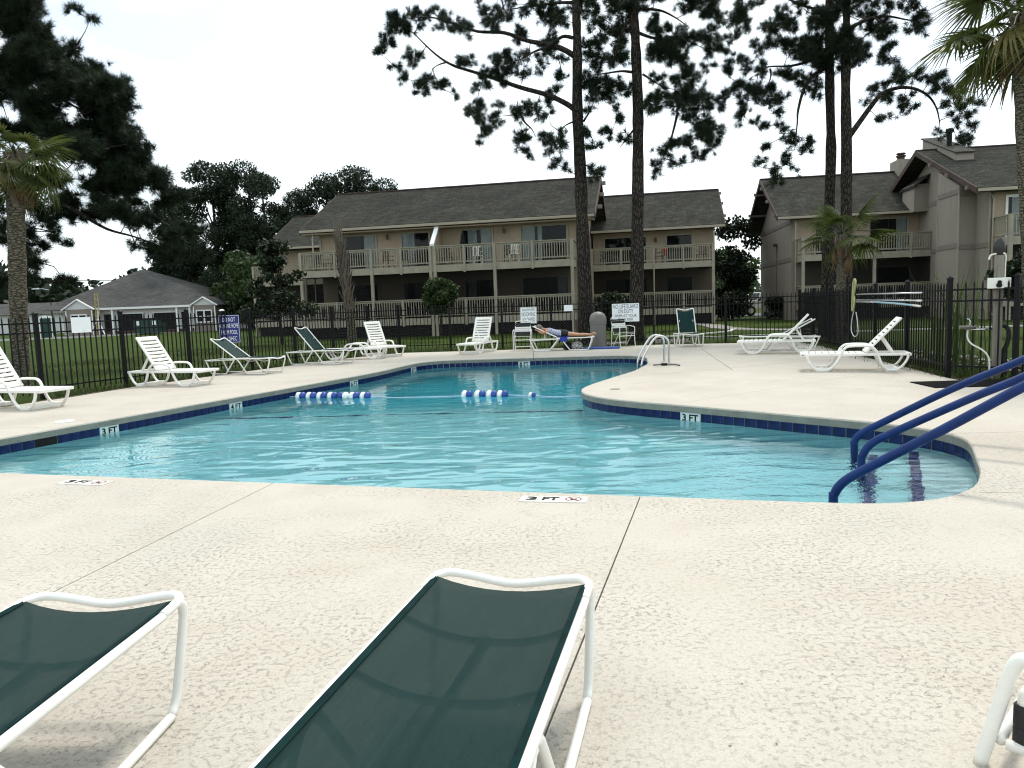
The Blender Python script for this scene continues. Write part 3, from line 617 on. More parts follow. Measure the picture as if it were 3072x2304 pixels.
MB().prism([(10.4, -.1), (10.4, 5.75), (14.7, 8.2), (19.4, 5.7), (19.4, -.1)], 0, -21.3, -13.8).build('wall', 'wall', B1)
gable_roof(B1, -22.0, -14.1, 9.4, 5.95, 14.5, 8.6, 20.0)
storey_front(B1, -22.35, -14.75, 8.6, 10.4, [-22.35, -18.6, -14.75], [-20.4, -16.6], (True, False))
door(B1, -19.6, -17.4, 3.66, 5.5, 10.4, None); door(B1, -19.6, -17.4, .92, 2.9, 10.4, None); lattice(B1, -22.2, -14.9, 8.63, -.06, .56)

B2 = thing('apartment_building', 'taupe apartment building with chimneys behind the small fan palm', 'building', (16.7, 42.3, 0), R(-8))
MB().prism([(1.8, -.1), (1.8, 5.86), (6.3, 8.55), (11.0, 5.8), (11.0, -.1)], 0, -.24, 8.4).build('wall', 'wall2', B2)
MB().box(.0, 7.6, 1.74, 1.79, 3.66, 5.8).build('balcony_back_wall', 'wall', B2)
gable_roof(B2, -1.15, 7.9, 1.15, 5.98, 6.3, 8.9, 11.6)
storey_front(B2, 0, 7.6, 0, 1.8, [0, 3.81, 7.55], [1.9, 5.71], (True, False))
door(B2, 4.0, 6.2, 3.66, 5.7, 1.74, (.72, 1)); door(B2, 1.0, 2.6, 3.66, 5.7, 1.74, (.4, .7)); door(B2, 1.3, 3.0, .92, 2.95, 1.8, (.4, .6)); door(B2, 4.2, 6.4, .92, 2.95, 1.8, (0, .15))
lattice(B2, .1, 7.4, .03, -.06, .56); downspout(B2, -.12, 1.25, 0, 5.85)
for z in (3.42, 5.60): MB().box(-.275, -.245, 1.8, 11.0, z, z + .24).build('belt_board', 'taupe_t', B2)
MB().tube([(-.30, 5.6, -.05), (-.30, 5.6, 4.6)], .03, 6).build('conduit', 'taupe_t', B2); wl_ = MB().box(-.48, -.28, 5.45, 5.75, 4.55, 4.72).build('flood_lamp', 'brown', B2)
for v_ in (1.7, 3.5, 5.3, 7.4, 9.4): MB().box(-1.35, -.22, v_ - .08, v_ + .08, (5.72 + (v_ - 1.15) * .567) if v_ < 6.3 else 8.62 - (v_ - 6.3) * .567, (5.90 + (v_ - 1.15) * .567) if v_ < 6.3 else 8.80 - (v_ - 6.3) * .567).build('outrigger_beam', 'taupe_t', B2)
MB().box(6.95, 7.75, 5.6, 7.0, 7.6, 9.55).build('chimney_chase', 'wall2', B2); MB().lathe([(.22, 9.55), (.22, 9.80), (.30, 9.80), (.30, 9.86), (.2, 9.86), (.2, 9.95), (.28, 9.95), (.26, 10.02)], 14, (7.35, 6.3, 0)).build('flue', 'brown', B2)
# taller forward block of the same building
sx = Matrix.Translation((5.9, -6.45, 0))       # block frame expressed in the building's frame
F3 = obj('forward_block', MB().prism([(0, -.1), (0, 5.86), (6.5, 8.75), (13., 5.8), (13., -.1)], 0, 0, 9).mesh('forward_block', 'wall2'), B2)
wv = Matrix.Rotation(R(8), 4, 'Z') @ (Vector((22.5, 35.0, 0)) - Vector((16.7, 42.3, 0))); F3.location = wv
gable_roof(F3, -.85, 9, -.65, 5.98, 6.5, 9.02, 13.6)
MB().prism([(1.3, -.1), (1.3, 6.35), (3.7, 7.4), (3.7, -.1)], 0, -.8, 0.01).build('chase', 'wall2', F3)
for z in (3.42, 6.0):
    MB().box(-.83, -.802, 1.3, 3.7, z, z + .24).build('belt_board', 'taupe_t', F3); MB().box(-.8, -.03, 1.27, 1.298, z - .1, z + .14).build('belt_board', 'taupe_t', F3); MB().box(-.03, -.002, .0, 1.27, z - .1, z + .14).build('belt_board', 'taupe_t', F3); MB().box(-.03, -.002, 3.7, 13, z, z + .24).build('belt_board', 'taupe_t', F3)
for u, v_ in ((-.83, 1.27), (-.83, 3.66), (-.03, -.03)): MB().box(u, u + .06, v_, v_ + .06, -.1, 6.2).build('corner_board', 'gutter', F3)
MB().prism([(4.1, 7.3), (4.1, 8.38), (8.3, 9.95), (8.3, 7.3)], 0, .16, 1.05).build('chimney_chase', 'wall2', F3); MB().prism([(4.0, 8.37), (4.0, 8.43), (8.4, 10.03), (8.4, 9.97)], 0, .08, 1.13).build('chase_cap', 'roof', F3)
MB().lathe([(.13, 8.6), (.13, 9.75), (.2, 9.75), (.18, 9.95)], 12, (.55, 5.8, 0)).build('flue', 'iron', F3)
MB().prism([(6.9, 5.8), (6.9, 7.3), (8.6, 7.3), (8.6, 5.8)], 0, -.75, 0).build('bay', 'wall2', F3); MB().prism([(-.85, 7.1), (-.85, 7.2), (.1, 7.9), (.1, 7.8)], 1, 6.7, 8.8).build('bay_roof', 'roof', F3)
for v_ in (.2, 2.4, 4.4): MB().box(-1.0, .0, v_ - .09, v_ + .09, 5.66 + (v_ + .65) * .425, 5.84 + (v_ + .65) * .425).build('outrigger_beam', 'taupe_t', F3)
MB().box(.10, 9, -.06, -.005, 3.66, 5.8).build('balcony_back_wall', 'wall', F3)
storey_front(F3, .14, 8, -1.6, 0, [.14, 4.6, 8], [1.3, 2.6], (True, False))
door(F3, .62, 2.6, 3.66, 5.66, -.06, (.1, .95), 'wtrim'); door(F3, 1.0, 3.0, .92, 2.9, -.002, None); lattice(F3, .25, 7.9, -1.57, -.06, .56)
downspout(F3, .05, -.22, .1, 5.85)

# ------------------------------------------------------------ house under construction, far side of the lawn
H = thing('white_house', 'new white sided house with hipped grey roof and open garage bays', 'house', (-39.3, 80, 0))
X = lambda x: x + 39.3
MB().box(X(-47.2), X(-31.4), .5, 16, -.1, 2.75).build('wall', 'sidw', H); MB().box(X(-50), X(-47.2), 3.5, 16, -.1, 2.6).build('wall', 'sidw', H)
rp = MB(); b = [(X(-50.6), -.2, 2.72), (X(-30.8), -.2, 2.72), (X(-30.8), 17, 2.72), (X(-50.6), 17, 2.72), (X(-43.3), 8.4, 7.25), (X(-42.7), 8.4, 7.25)]
rp.add(b, [(0, 1, 5, 4), (1, 2, 5), (2, 3, 4, 5), (3, 0, 4), (3, 2, 1, 0)]); hr = rp.build('roof', 'roofg', H)
MB().box(X(-44.2), X(-33.9), -.34, -.22, 2.58, 2.80).build('fascia', 'wtrim', H)
for x0, x1, zt in ((-47.5, -44.2, 3.75), (-33.9, -31.1, 3.55)):
    xm = (x0 + x1) / 2
    MB().box(X(x0) + .25, X(x1) - .2, -.6, 1.0, -.1, 2.72).build('front_bay', 'sidt', H)
    MB().prism([(X(x0) + .2, 2.72), (X(x1) - .15, 2.72), (X(xm), zt - .12)], 1, -.62, 3).build('gable', 'sidw', H)
    for a, b_ in (((x0 - .1, 2.66), (xm, zt)), ((x1 + .1, 2.66), (xm, zt))): MB().bar((X(a[0]), -.72, a[1]), (X(b_[0]), -.72, b_[1]), .12, .2, (0, 1, 0)).build('rake_trim', 'wtrim', H)
    MB().prism([(X(x0) - .1, 2.7), (X(x1) + .1, 2.7), (X(xm), zt + .08)], 1, -.5, 6).build('gable_roof', 'roofg', hr)
    for x in (x0 + .25, x1 - .3): MB().box(X(x), X(x) + .12, -.64, -.605, -.1, 2.6).build('corner_board', 'wtrim', H)
    wf = MB(); xa, xb = xm - .75, xm + .75
    wf.box(X(xa) - .1, X(xb) + .1, -.68, -.605, .85, .97).box(X(xa) - .1, X(xb) + .1, -.68, -.605, 2.08, 2.2).box(X(xa) - .1, X(xa), -.68, -.605, .97, 2.08).box(X(xb), X(xb) + .1, -.68, -.605, .97, 2.08).box(X(xm) - .07, X(xm) + .07, -.68, -.605, .97, 2.08).box(X(xa), X(xm) - .07, -.675, -.605, 1.5, 1.56).box(X(xm) + .07, X(xb), -.675, -.605, 1.5, 1.56)
    wo_ = wf.build('window', 'wtrim', H); MB().box(X(xa), X(xb), -.63, -.61, .97, 2.08).build('pane', 'black', wo_)
for x0, x1 in ((-42.05, -39.55), (-38.35, -35.9)):
    MB().box(X(x0), X(x1), .40, .494, -.08, 2.06).build('garage_opening', 'dark', H); gf = MB()  # near-black slab stands for the shade inside the open bay
    gf.box(X(x0) - .14, X(x0), .36, .49, -.08, 2.2).box(X(x1), X(x1) + .14, .36, .49, -.08, 2.2).box(X(x0), X(x1), .36, .49, 2.06, 2.2); gf.build('garage_frame', 'wtrim', H)
for x0, x1 in ((-43.75, -42.75), (-35.4, -34.4)):
    MB().box(X(x0), X(x1), .42, .492, -.08, 2.1).build('doorway', 'dark', H)  # flat dark slab, shade of the entrance put into its colour
for x in (-44.0, -42.5, -34.2, -35.6): MB().box(X(x) - .09, X(x) + .09, -.25, -.08, -.08, 2.6).build('porch_post', 'wtrim', H)
MB().box(X(-49.2), X(-48.4), 3.4, 3.49, 1.0, 2.0).build('window', 'black', H); MB().box(X(-47.2), X(-31.4), .3, .45, -.1, .28).build('footing', 'brick', H)
far = thing('white_building', 'low white building with grey roof beyond the street', 'building', (-72, 104, 0), R(6)); MB().box(-12, 9, 0, 10, -.2, 2.7).build('wall', 'sidw', far); MB().prism([(-.6, 2.7), (5, 4.4), (10.6, 2.7)], 0, -12.5, 9.5).build('roof', 'roofg', far)
for u in (-9, -5, -1, 3, 6.5): MB().box(u, u + 1.2, -.04, .02, .9, 2.0).build('window', 'dark', far)
for c in kids(F3): c.parent = B2; c.location = c.location + F3.location
F3.name = 'wall'
# ------------------------------------------------------------ loungers and chairs
def slat_plate(x0, x1, y0, y1, th, camber=0.):
    n = 4; v = []; f = []
    for i in range(n + 1):
        y = y0 + (y1 - y0) * i / n; c = camber * (1 - ((y - (y0 + y1) / 2) / ((y1 - y0) / 2)) ** 2)
        for x, z in ((x0, 0), (x1, 0), (x1, -th), (x0, -th)): v.append((x, y, z - c))
    for i in range(n):
        for k in range(4): f.append((i * 4 + k, i * 4 + (k + 1) % 4, i * 4 + 4 + (k + 1) % 4, i * 4 + 4 + k))
    f += [(0, 1, 2, 3), (n * 4 + 3, n * 4 + 2, n * 4 + 1, n * 4)]; return v, f
def make_resin(back):
    """white resin chaise: foot at +x, hinge at x=-.15"""
    t = thing('resin_lounger', None, 'sun lounger')
    sf = MB()
    for s in (-1, 1):
        sf.box(-.93, 1.0, s * .31 - .03, s * .31 + .03, .305, .355)
    sf.box(.95, 1.02, -.34, .34, .30, .357).box(-.95, -.89, -.34, .34, .30, .353).box(-.2, -.12, -.28, .28, .305, .345)
    sf.build('frame', 'resin', t, bevel=.012)
    k = 9; p = (1.10) / k
    for i in range(k): v, f = slat_plate(-.11 + i * p, -.11 + i * p + p - .030, -.29, .29, .022, .010); MB().add([(a, b, c + .362) for a, b, c in v], f).build('slat', 'resin', t)
    bt = obj('backrest', None, t); ca, sa = math.cos(back), math.sin(back)
    BM = Matrix(((-ca, 0, sa, -.15), (0, 1, 0, 0), (sa, 0, ca, .375), (0, 0, 0, 1)))     # local x runs up the back
    fr = MB()
    for s in (-1, 1): fr.box(0, .90, s * .275 - .035, s * .275 + .035, -.035, .005)
    fr.box(.80, .90, -.24, .24, -.032, .004).box(0, .05, -.24, .24, -.032, .002); fr.xf(BM); bo = fr.build('backrest', 'resin', t, bevel=.014)
    bpy.data.objects.remove(bt)
    k = 8; p = .75 / k
    for i in range(k): v, f = slat_plate(.055 + i * p, .055 + i * p + p - .036, -.242, .242, .024, .014); MB().add(v, f).xf(BM).build('slat', 'resin', bo)
    if back > .2:
        for s in (-1, 1): MB().bar(BM @ Vector((.42, s * .20, -.03)), (-.66, s * .20, .34), .03, .045).build('support_strut', 'resin', t)
        MB().box(-.68, -.63, -.22, .22, .33, .36).build('strut_bar', 'resin', t)
    for s in (-1, 1):
        y = s * .325
        fl = cr([(.90, y, .33), (.86, y, .19), (.76, y, .06), (.62, y, .022), (.48, y, .05), (.38, y, .15), (.30, y, .30), (.24, y, .43)], 4)
        MB().tube(fl, .024, 8, ry=1.25).build('leg', 'resin', t, smooth=True)
        ar = cr([(.24, y, .43), (.17, y, .485), (.05, y, .50), (-.12, y, .50), (-.25, y, .485), (-.34, y, .40), (-.40, y, .25), (-.46, y, .11), (-.56, y, .035), (-.68, y, .03), (-.79, y, .10), (-.87, y, .22), (-.90, y, .32)], 4)
        MB().tube(ar, .024, 8, ry=1.3).build('arm', 'resin', t, smooth=True)
    for x in (.62, -.62): MB().box(x - .11, x + .11, -.345, .345, 0, .075).build('foot_bar', 'resin', t, bevel=.01)
    return t
DEG = {}
def sling_sheet(p, q, half, sag, n=14, m=8, th=.004):
    """sheet between two rails from p to q in the xz plane"""
    p, q = Vector(p), Vector(q); d = (q - p); up_ = Vector((-d.z, 0, d.x)).normalized(); v = []; f = []
    for i in range(n + 1):
        for j in range(m + 1):
            t, y = i / n, (j / m * 2 - 1); e = 1 + .0 * t
            endc = .05 * (1 - y * y) * ((1 if i == n else 0) - (1 if i == 0 else 0))     # ends curve inward between the rails
            c = p + d * t - d.normalized() * endc - up_ * (sag * (1 - y * y)); v.append((c.x, y * half, c.z))
    for i in range(n):
        for j in range(m): a = i * (m + 1) + j; f.append((a, a + 1, a + m + 2, a + m + 1))
    return v, f
def make_sling(back, lip=.012, hx=-.02):
    """tube-frame lounger with green mesh: foot at +x, hinge at x=-.02"""
    t = thing('sling_lounger', None, 'sun lounger'); r = .0162; hw = .285
    for s in (-1, 1):
        y = s * hw
        pth = cr([(-.88, y, .335), (-.86, y, .29), (-.75, y, .05), (-.70, y, .016), (-.34, y, .016), (-.28, y, .05), (-.05, y, .33), (0, y, .352)], 4)
        MB().tube(pth, r, 8).build('rear_leg', 'tube', t, smooth=True)
        pth = cr([(.02, y, .352), (.07, y, .33), (.28, y, .05), (.34, y, .016), (.78, y, .016), (.83, y, .026), (.865, y, .065), (.89, y, .13), (.945, y, .29), (.952, y, .33), (.945, y, .36), (.925, y, .376)], 4)
        MB().tube(pth, r, 8).build('front_leg', 'tube', t, smooth=True)
        MB().tube(cr([(hx - .08, y, .368), (.70, y, .368), (.82, y, .372), (.93, y, .378)], 4), r, 8).build('bed_rail', 'tube', t, smooth=True)
        MB().tube(cr([(-.90, y, .34), (-.72, y, .325), (-.5, y, .335), (-.05, y, .345)], 3), r, 8).build('back_rail', 'tube', t, smooth=True)
    MB().tube(cr([(.935, -hw, .378), (.985, -hw * .86, .378), (.995, -hw * .55, .372 - lip * .5), (.985, 0, .36 - lip), (.995, hw * .55, .372 - lip * .5), (.985, hw * .86, .378), (.935, hw, .378)], 5), r, 8).build('foot_bar', 'tube', t, smooth=True)
    for x in (.25, .62): MB().tube(cr([(x, -hw, .36), (x, -.15, .31), (x, 0, .295), (x, .15, .31), (x, hw, .36)], 4), .012, 6).build('cross_brace', 'tube', t, smooth=True)
    MB().tube([(-.88, -hw, .335), (-.88, hw, .335)], .012, 6).build('cross_brace', 'tube', t)
    v, f = sling_sheet((hx - .02, 0, .378), (.93, 0, .384), hw - .008, .022); so2 = MB().add(v, f).build('seat_sling', 'sling', t, smooth=True); so2.modifiers.new('thick', 'SOLIDIFY').thickness = .0035
    for s in (-1, 1):
        he = MB(); he.add([(hx - .02, s * (hw - .006), .383), (.925, s * (hw - .006), .389), (.905, s * (hw - .026), .3845), (hx - .02, s * (hw - .026), .3785)], [(0, 1, 2, 3)]); ho2 = he.build('hem', 'hem', so2); ho2.modifiers.new('thick', 'SOLIDIFY').thickness = .002
    if back < .1:
        MB().tube(cr([(-.35, 0, .22), (.05, .02, .27), (.62, 0, .30)], 4), .018, 8).build('under_brace', 'tube', t, smooth=True)
    ca, sa = math.cos(back), math.sin(back); top = (hx - .02 - .80 * ca, 0, .378 + .80 * sa)
    for s in (-1, 1): MB().tube([(hx, s * (hw - .03), .372), (top[0], s * (hw - .03), top[2])], r, 8).build('back_frame', 'tube', t)
    MB().tube(cr([(top[0], -hw + .03, top[2]), (top[0] - .03 * ca, -hw + .07, top[2] + .03 * sa), (top[0] - .0 * ca, 0, top[2] - .02), (top[0] - .03 * ca, hw - .07, top[2] + .03 * sa), (top[0], hw - .03, top[2])], 4), r, 8).build('head_bar', 'tube', t, smooth=True)
    v, f = sling_sheet((hx - .03, 0, .384), (top[0], 0, top[2]), hw - .038, -.03); so2 = MB().add(v, f).build('back_sling', 'sling', t, smooth=True); so2.modifiers.new('thick', 'SOLIDIFY').thickness = .0035
    if back > .2:
        mid = Vector((-.02 - .45 * ca, 0, .372 + .45 * sa))
        for s in (-1, 1): MB().tube([(mid.x, s * .2, mid.z), (mid.x - .05, s * .2, .33)], .010, 6).build('prop', 'tube', t)
        MB().tube([(mid.x - .05, -.285, .335), (mid.x - .05, .285, .335)], .010, 6).build('prop', 'tube', t)
    return t
ra = {}
def resin(back, loc, rz, label, group='white resin loungers on the deck'):
    o = copy_tree(ra[back]) if back in ra else make_resin(R(back)); ra.setdefault(back, o); o.scale = (.9, .9, .9); return place(o, (*loc, 0), R(rz), label, group)
sa_ = {}
def slingl(back, loc, rz, label, group='green sling loungers on the deck'):
    o = copy_tree(sa_[back]) if back in sa_ else make_sling(R(back), hx=-.62 if back == 2 else -.02); sa_.setdefault(back, o); return place(o, (*loc, 0), R(rz), label, group)
resin(56, (-8.12, 12.05), -18, 'white slatted resin lounger with raised back at the fence corner by the thick palm trunk')
resin(56.0, (-6.95, 15.15), -18, 'white slatted resin lounger with raised back between the blue sign and the blank panel')
resin(0, (-4.5, 21.5), 176, 'white slatted resin lounger lying flat behind the green sling loungers')
resin(62, (-3.95, 22.65), -50, 'white slatted resin lounger with raised back touching the flat white lounger')
resin(64, (-.98, 22.55), -112, 'white slatted resin lounger with raised back facing the pool beside the no diving sign')
resin(47, (6.45, 17.9), 160, 'white slatted resin lounger with a green sling lounger close behind it')
resin(47.0, (6.15, 13.2), 160, 'white slatted resin lounger in front of the hanging cleaning poles')
slingl(34, (-6.35, 17.6), -20, 'green sling lounger with half raised back partly covering the blue sign')
slingl(48, (-5.15, 20.0), -22, 'green sling lounger with steeply raised back beside the flat white lounger')
slingl(60, (5.35, 22.35), -94, 'green sling lounger facing the pool, behind the steel ladder')
slingl(28, (6.9, 18.9), 168, 'green sling lounger standing behind a white resin lounger')
slingl(26, (1.50, 22.25), -10, 'green sling lounger with a woman lying on it')
slingl(2, (-.26, 1.65), 76, 'large green sling lounger with its foot end over the deck joint', 'green sling loungers in the foreground')
slingl(2, (-1.53, 1.57), 86, 'green sling lounger with its foot end next to the deck joint crack', 'green sling loungers in the foreground')

def strap_chair(loc, rz, label):
    t = thing('strap_chair', label, 'chair', (*loc, 0), R(rz), 'strap chairs against the fence'); r = .0125
    for s in (-1, 1):
        y = s * .27
        MB().tube(cr([(-.06, y, .0), (-.02, y, .35), (.0, y, .60), (.06, y, .635), (.30, y, .62), (.42, y, .60), (.46, y, .55), (.44, y, .30), (.48, y, 0)], 4), r, 8).build('leg', 'tube', t, smooth=True)
        MB().tube([(.02, s * .24, .02), (.36, s * .24, .40)], r * .9, 6).build('side_brace', 'tube', t)
    MB().tube(cr([(.05, -.24, .36), (-.03, -.24, .62), (-.10, -.23, .84), (-.115, -.19, .885), (-.12, 0, .895), (-.115, .19, .885), (-.10, .23, .84), (-.03, .24, .62), (.05, .24, .36)], 4), r, 8).build('back_frame', 'tube', t, smooth=True)
    for s in (-1, 1): MB().tube([(.03, s * .245, .37), (.46, s * .245, .40)], r, 8).build('seat_rail', 'tube', t)
    MB().tube([(.46, -.27, .33), (.46, .27, .33)], r, 8).build('stretcher', 'tube', t); MB().tube([(-.05, -.27, .10), (-.05, .27, .10)], r, 8).build('stretcher', 'tube', t)
    bz = [(.79, 'strapb', .09), (.64, 'strapw', .16), (.50, 'strapb', .10)]
    for z, m_, h in bz:
        n = max(1, round(h / .05))
        for k in range(n):
            zz = z + (k - (n - 1) / 2) * .052; x = .05 - (zz - .36) * .30; MB().box(x + .008, x + .014, -.25, .25, zz - .023, zz + .023).build('strap', m_, t)
    for k in range(7):
        x = .07 + k * .056; m_ = 'strapw' if k in (4, 5, 6) else 'strapb'; MB().box(x, x + .046, -.258, .258, .405 + .03 * k / 7, .411 + .03 * k / 7).build('strap', m_, t)
    return t
strap_chair((.40, 23.05), -96, 'white tube chair with black and white straps under the no diving sign')
strap_chair((3.42, 23.25), -66, 'white tube chair with black and white straps beside the trash can')

# frame corner of another lounger with a roller, at the edge of the terrace
t = thing('wheeled_lounger', 'white tube lounger with a black roller and PVC fitting, standing apart from the green slings', 'sun lounger', (1.345, 1.95, 0), R(-20))
MB().tube(cr([(-.055, .03, .0), (-.02, .01, .18), (.012, -.01, .325), (.05, -.03, .345), (.13, -.07, .335), (.45, -.22, .335), (1.3, -.60, .335)], 5), .019, 10).build('frame', 'tube', t, smooth=True)
MB().tube(cr([(-.02 + .24, .55, .0), (.25, .53, .20), (.262, .52, .325), (.30, .50, .345), (.38, .46, .335), (.70, .31, .335), (1.55, -.07, .335)], 5), .019, 10).build('frame', 'tube', t, smooth=True)
MB().tube([(-.012, .015, .085), (.235, .545, .085)], .015, 10).build('cross_bar', 'tube', t, smooth=True); MB().tube([(0, 0, .085), (.6, -.28, .085), (1.2, -.56, .085)], .015, 10).build('lower_rail', 'tube', t, smooth=True)
for k in (.62, 1.18): MB().tube([(k, -.30 - (k - .62) * .45, 0), (k, -.30 - (k - .62) * .45, .335)], .017, 8).build('leg', 'tube', t, smooth=True)
MB().lathe([(.026, .07), (.030, .075), (.030, .135), (.027, .14), (.030, .145), (.030, .20), (.026, .205)], 16, (.045, .005, 0)).build('roller', 'blackrub', t, smooth='auto')
MB().tube(cr([(.045, .005, .19), (.045, .005, .225), (.06, -.01, .24), (.16, -.07, .235), (.45, -.2, .22)], 4), .021, 10).build('fitting', 'tube', t, smooth=True)
v, f = sling_sheet((.1, 0, .34), (1.45, 0, .34), .25, .02); MB().add(v, f).xf(Matrix.Translation((.13, .23, 0)) @ Matrix.Rotation(R(-25), 4, 'Z')).build('sling', 'strapw', t)

# ------------------------------------------------------------ woman lying face down on the lounger
P = thing('person', 'woman lying face down in a blue striped swim top and black shorts', 'person', (1.50, 22.25, .385), R(-10))
def loft(mb, rings, n=14):     # rings: (x, y, z, ry, rz)
    v = []; f = []
    for x, y, z, a, b in rings:
        for k in range(n): t_ = 2 * math.pi * k / n; v.append((x, y + math.cos(t_) * a, z + math.sin(t_) * b))
    m = len(rings)
    for i in range(m - 1):
        for k in range(n): f.append((i * n + k, i * n + (k + 1) % n, (i + 1) * n + (k + 1) % n, (i + 1) * n + k))
    f += [tuple(range(n - 1, -1, -1)), tuple((m - 1) * n + k for k in range(n))]; mb.add(v, f)
bd = MB()
tor = [(-.50, 0, .235, .05, .05), (-.46, 0, .215, .10, .07), (-.42, 0, .20, .185, .09), (-.33, 0, .175, .19, .105), (-.22, 0, .145, .165, .10), (-.10, 0, .12, .15, .095), (.02, 0, .11, .165, .105), (.12, 0, .105, .185, .115), (.20, 0, .10, .175, .105), (.25, 0, .09, .12, .08)]
loft(bd, tor); loft(bd, [(-.62, .01, .27, .03, .03), (-.55, 0, .25, .055, .055), (-.44, 0, .22, .065, .06)])
loft(bd, [(-.745, .02, .29, .03, .04), (-.72, .02, .29, .065, .08), (-.66, .02, .285, .078, .10), (-.60, .015, .275, .07, .095), (-.56, .01, .265, .04, .05)])
for s in (-1, 1):
    loft(bd, [(.16, s * .085, .09, .09, .085), (.30, s * .095, .08, .088, .08), (.48, s * .10, .065, .068, .062), (.62, s * .10, .055, .055, .05), (.70, s * .10, .055, .058, .055), (.84, s * .10, .055, .045, .045), (.98, s * .095, .05, .033, .033)])
    loft(bd, [(.95, s * .095, .045, .035, .03), (1.01, s * .095, .05, .04, .055), (1.05, s * .095, .08, .04, .05), (1.10, s * .10, .10, .034, .035), (1.15, s * .10, .055, .03, .03)])
    bd.tube(cr([(-.40, s * .17, .20), (-.46, s * .26, .165), (-.56, s * .30, .16), (-.66, s * .24, .21), (-.74, s * .12, .245), (-.79, s * .04, .25)], 3), [.055 - .0018 * i for i in range(16)], 8)
    for k in range(5): bd.tube(cr([(-.76, s * (.10 - .018 * k), .245), (-.81, s * (.085 - .018 * k), .25), (-.845 + .008 * abs(k - 2), s * (.075 - .018 * k), .238)], 2), .009, 6)
P.scale = (.93, .95, 1)
body = bd.build('body', 'skin', P, smooth=True); rm = body.modifiers.new('fuse', 'REMESH'); rm.mode = 'VOXEL'; rm.voxel_size = .014; rm.use_smooth_shade = True
sm_ = body.modifiers.new('soft', 'SMOOTH'); sm_.factor = .5; sm_.iterations = 4
cl = MB(); loft(cl, [(x, y, z, a + .013, b + .013) for x, y, z, a, b in [(-.37, 0, .185, .17, .098), (-.33, 0, .175, .19, .105), (-.22, 0, .145, .165, .10), (-.10, 0, .12, .15, .095), (.0, 0, .11, .162, .103), (.05, 0, .108, .17, .106)]], 20); cl.build('swim_top', 'swim', P, smooth=True)
cl = MB(); loft(cl, [(x, y, z, a + .012, b + .012) for x, y, z, a, b in [(.03, 0, .11, .165, .105), (.12, 0, .105, .185, .115), (.20, 0, .10, .180, .108), (.27, 0, .092, .178, .092)]], 20)
cl.build('shorts', 'shorts', P, smooth=True)
hr_ = MB(); loft(hr_, [(-.775, .02, .30, .03, .035), (-.755, .02, .31, .068, .075), (-.70, .02, .32, .090, .09), (-.63, .02, .315, .085, .08), (-.575, .015, .29, .055, .05)], 12); ho = hr_.build('hair', 'hair', P, smooth=True)
P2 = MB().box(-.12, .30, -.27, .27, -.016, -.004); tw = tag(P2.build('towel', 'towel'), 'blue towel folded over the lounger under the lying woman', 'towel'); tw.location = (1.50, 22.25, .41); tw.rotation_euler = (0, 0, R(-10))
MB().box(.02, .24, -.305, -.295, -.14, .0).build('hanging_end', 'towel', tw)
bg_ = MB(); bg_.lathe([(.05, 0), (.15, .02), (.17, .12), (.14, .22), (.07, .27)], 14); bag = tag(bg_.build('beach_bag', 'bagp', smooth=True), 'black and white printed bag under the woman\'s lounger', 'bag'); bag.location = (1.98, 22.12, 0)
MB().tube(cr([(-.08, 0, .24), (-.05, 0, .34), (.05, 0, .34), (.08, 0, .24)], 4), .012, 6).build('handle', 'shorts', bag)
bg_ = MB(); bg_.lathe([(.06, 0), (.14, .02), (.15, .13), (.11, .20), (.05, .23)], 12); bag2 = tag(bg_.build('dark_bag', 'shorts', smooth=True), 'small black bag beside the printed bag under the lounger', 'bag'); bag2.location = (1.72, 22.25, 0)
MB().tube(cr([(-.06, 0, .2), (-.03, 0, .28), (.03, 0, .28), (.06, 0, .2)], 4), .01, 6).build('handle', 'shorts', bag2)
fm = MB().box(-.55, .55, -.28, .28, 0, .05).build('swim_mat', 'float_b', bevel=.02); tag(fm, 'blue foam mat lying on the deck by the trash can', 'mat'); fm.location = (2.72, 22.25, 0); fm.rotation_euler = (0, 0, R(-8))

# trash can
tcn = thing('trash_can', 'grey cylindrical trash can with domed lid against the tall pine', 'trash can', (2.74, 23.1, 0))
MB().lathe([(.235, 0), (.25, .02), (.25, .70), (.262, .71), (.262, .78), (.25, .79)], 28).build('bin', 'can', tcn, smooth='auto')
MB().lathe([(.268, .79), (.268, .84), (.255, .93), (.20, 1.03), (.11, 1.085), (.02, 1.10)], 28).build('dome_lid', 'can', tcn, smooth='auto')
MB().box(-.10, .10, -.262, -.20, .86, 1.0).build('flap', 'can', tcn, bevel=.015)

# ------------------------------------------------------------ signs on the fence
def sign(loc, rz, w_, h_, m, lines, mt, label, border=None, rx=0):
    t = thing('sign' if lines else 'blank_sign', label, 'sign', loc, 0); t.rotation_euler = (R(rx), 0, R(rz)) if not rx else (0, R(rx), R(rz))
    MB().box(-w_ / 2, w_ / 2, -.004, .004, -h_ / 2, h_ / 2).build('panel', m, t)
    if border:
        b = MB(); e = .012; bw = .008
        for a0, a1, b0, b1 in ((-w_/2+e, w_/2-e, h_/2-e-bw, h_/2-e), (-w_/2+e, w_/2-e, -h_/2+e, -h_/2+e+bw), (-w_/2+e, -w_/2+e+bw, -h_/2+e+bw, h_/2-e-bw), (w_/2-e-bw, w_/2-e, -h_/2+e+bw, h_/2-e-bw)): b.box(a0, a1, -.0062, -.0042, b0, b1)
        b.build('border', border, t)
    for s_, z, ww, hh in lines: obj('lettering', text(s_, .1, mt, width=ww, height=hh, bold=-.002), t, mtx=Matrix.Translation((0, -.0052, z)) @ Matrix.Rotation(R(90), 4, 'X'))
    return t
sign((-9.05,12.98,1.27), 68, .36, .27, 'signw', [], None, 'blank white sheet sign on the fence in front of the new house porch') if False else None
